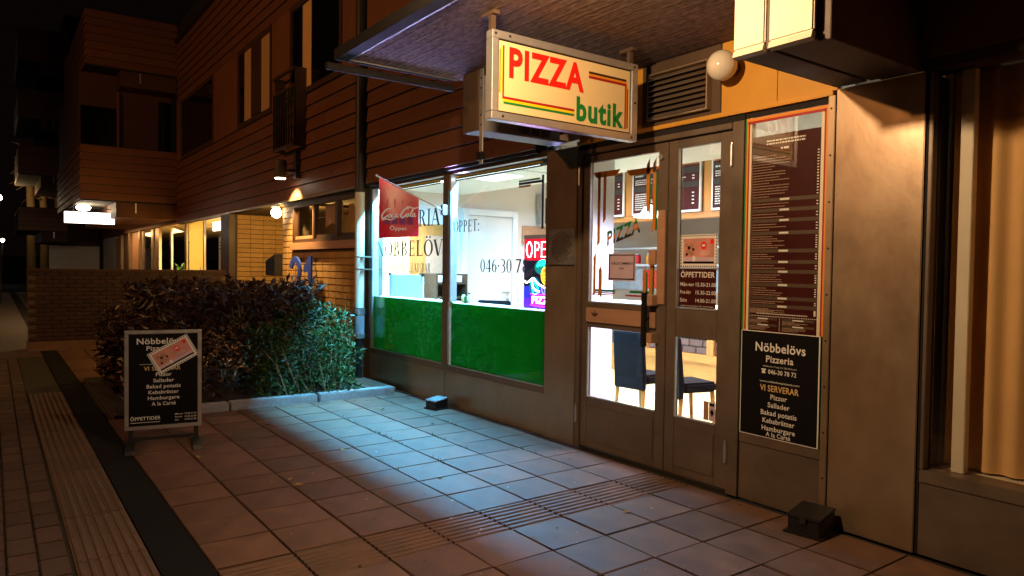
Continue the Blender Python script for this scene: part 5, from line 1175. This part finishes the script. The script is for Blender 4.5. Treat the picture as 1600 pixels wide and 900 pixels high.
obj('lamp_glass', MB().lathe((-23.6, 2.1, 3.06), [(.05, 0), (.16, .04), (.19, .1), (.12, .16)], 18), 'bulb_far', tl, smooth=True)
# third block further away
T3 = thing('far_balcony_block', (-38, 2, 0), 'farthest dark block with small stacked balconies behind the bare trees', 'building')
for z0, nr in ((2.98, 5), (5.45, 6), (7.9, 6), (10.4, 7)): balcony(T3, -38, -44, .95, 2.75, z0, nr, .5)
bx('block_wall', 'shaded_panel', T3, -46, -39, 2.75, 4.1, 0, 13)
bx('far_gable', 'warm_white', T3, -38.95, -38.8, 2.1, 4.1, 0, 2.35); 
t = thing('balcony_lamp', (-38.5, 2.0, 2.9), 'small bright lamp under the farthest balcony', 'lamp', 'lamps under the balconies'); obj('lamp_glass', MB().lathe((-38.4, 2.0, 2.78), [(.05, 0), (.17, .05), (.2, .1), (.1, .16)], 16), 'bulb_far', t, smooth=True)
for i, (x, y, z, l) in enumerate(((-60, -1.1, 2.55, 'lowest of the tiny lamps at the far end of the path'), (-62, .0, 2.95, 'tiny lamp between two others at the far end of the path'), (-63, .6, 3.1, 'tiny lamp nearest the far block at the end of the path'))):
    t = thing('path_lamp', (x, y, 0), l, 'lamp', 'tiny lamps at the far end of the path'); obj('lamp_head', MB().sphere((x, y, z), .13, 14, 10), 'bulb_far', t, smooth=True); obj('lamp_post', MB().tube([(x, y, 0), (x, y, z - .2)], .05, 8), 'dark_metal', t)
sl_ = thing('street_lamp', (-34, .22, 0), 'glaring street lamp at the left edge beside the bare tree', 'street lamp')
obj('lamp_head', MB().sphere((-34, .22, 4.05), .11, 16, 12), 'bulb_far', sl_, smooth=True); obj('lamp_post', MB().tube([(-34, .22, 0), (-34, .22, 3.93)], [.08, .05], 10), 'dark_metal', sl_)
def tree(x, y, h, seed, label):
    random.seed(seed); t = thing('bare_tree', (x, y, 0), label, 'tree', 'pollarded bare trees by the far block'); m = MB()
    m.tube([(x, y, 0), (x + .05, y, h * .55), (x - .03, y - .08, h * .85), (x - .05, y - .15, h)], [.24, .20, .17, .12], 10); br = MB()
    for k in range(12):
        z = h * rnd(.72, .98); a = rnd(0, 6.28); p = Vector((x, y - .1, z)); L_ = rnd(.7, 1.7); pts = [p]; d = Vector((math.cos(a), math.sin(a), rnd(-.1, .5)))
        for s_ in range(5): d = (d + Vector((rnd(-.4, .4), rnd(-.4, .4), rnd(-.3, .2)))).normalized(); p = p + d * L_ / 5; pts.append(p)
        br.tube(pts, [.05, .04, .03, .024, .016, .008], 6)
    obj('trunk', m, 'bark', t, smooth=True); obj('branches', br, 'bark', t, smooth=True)
tree(-46.0, 1.70, 7.6, 3, 'taller bare pollarded tree behind the far balcony, beside the street lamp'); tree(-46.0, 2.30, 6.6, 5, 'shorter bare pruned trunk, the right one of the two behind the far balcony')
bx_ = S(bx('far_hillside', 'asphalt', None, -160, -70, -40, 40, -.06, 2.0))

# ================================================================== MORE OF THE SHOP INTERIOR
su = thing('shelf_unit', (-9.6, 5.9, 0), 'dark brown shelf unit showing low in the left shop window beside the mullion', 'shelf')
for z in (.9, 1.12, 1.34): bx('shelf', 'dark_wood', su, -9.9, -9.4, 5.45, 5.95, z, z + .03)
bx('shelf_side', 'dark_wood', su, -9.9, -9.4, 5.42, 5.449, 0, 1.5); bx('shelf_side', 'dark_wood', su, -9.9, -9.4, 5.951, 5.98, 0, 1.5); bx('shelf_back', 'dark_wood', su, -9.93, -9.901, 5.42, 5.98, 0, 1.5)
for i, (y, m_, l) in enumerate(((5.52, 'white', 'white box on the upper shelf of the dark shelf unit'), (5.70, 'print_lilac', 'lilac box between two others on the dark shelf unit'), (5.85, 'cream_paint', 'cream box at the right end of the dark shelf unit'))):
    tag(bx('storage_box', m_, None, -9.7, -9.45, y - .06, y + .06, 1.371, 1.47, bevel=.004), l, 'box')
pf = thing('wall_picture', (-9.98, 8.1, 2.6), 'small dark framed picture on the inner wall beside the tube lamp', 'picture')
bx('picture_frame', 'black', pf, -9.998, -9.97, 7.98, 8.30, 2.40, 2.85); bx('picture_sheet', 'print_tan', pf, -9.969, -9.966, 8.01, 8.27, 2.43, 2.82, bevel=0)
for i in range(9):
    x = -9.3 + i * .26
    t = thing('jar', (x, 9.08, 1.701), ('orange', 'cream', 'red')[i % 3] + ' jar in the row on the lower kitchen shelf', 'jar', 'jars on the kitchen shelf')
    obj('jar_body', MB().lathe((x, 9.08, 1.701), [(.05, 0), (.055, .02), (.055, .13), (.04, .16)], 10), ('print_orange', 'cream_paint', 'print_red')[i % 3], t, smooth=True); obj('lid', MB().lathe((x, 9.08, 1.862), [(.045, 0), (.045, .02)], 10), 'steel', t)

# grit, chewing gum and scraps on the slabs
for nme, m_, n_, lab in (('gum_spots', 'print_tan', 40, 'flattened pale spots of chewing gum and paper scraps on the slabs'), ('grit', 'joint', 160, 'dark grit and crumbs scattered over the slabs')):
    mb = MB()
    for _ in range(n_):
        x, y, r_ = rnd(-8, -1.6), rnd(1.0, 4.15), rnd(.003, .011) if nme == 'grit' else rnd(.006, .016)
        mb.poly([(x + r_ * rnd(.6, 1.1) * math.cos(t * .9), y + r_ * rnd(.6, 1.1) * math.sin(t * .9), .0025 + .0005 * rnd(0, 1)) for t in range(7)])
    tag(obj(nme, mb, m_), lab, 'litter', kind='stuff')

# a few more things on the counter
cr = thing('cash_register', (-6.9, 8.3, 1.09), 'dark cash register on the white counter top', 'till')
obj('register_body', MB().prism([(8.15, 1.092), (8.5, 1.092), (8.5, 1.28), (8.35, 1.28), (8.15, 1.16)], 'x', -7.1, -6.75), 'black', cr, .008); bx('display', 'blue_grey', cr, -7.0, -6.85, 8.40, 8.43, 1.281, 1.40)
nh = thing('napkin_box', (-6.2, 8.2, 1.09), 'red napkin box on the counter behind the right door leaf', 'box'); bx('box_body', 'print_red', nh, -6.28, -6.12, 8.1, 8.24, 1.091, 1.24, bevel=.005); bx('napkins', 'white', nh, -6.26, -6.14, 8.12, 8.22, 1.241, 1.27)
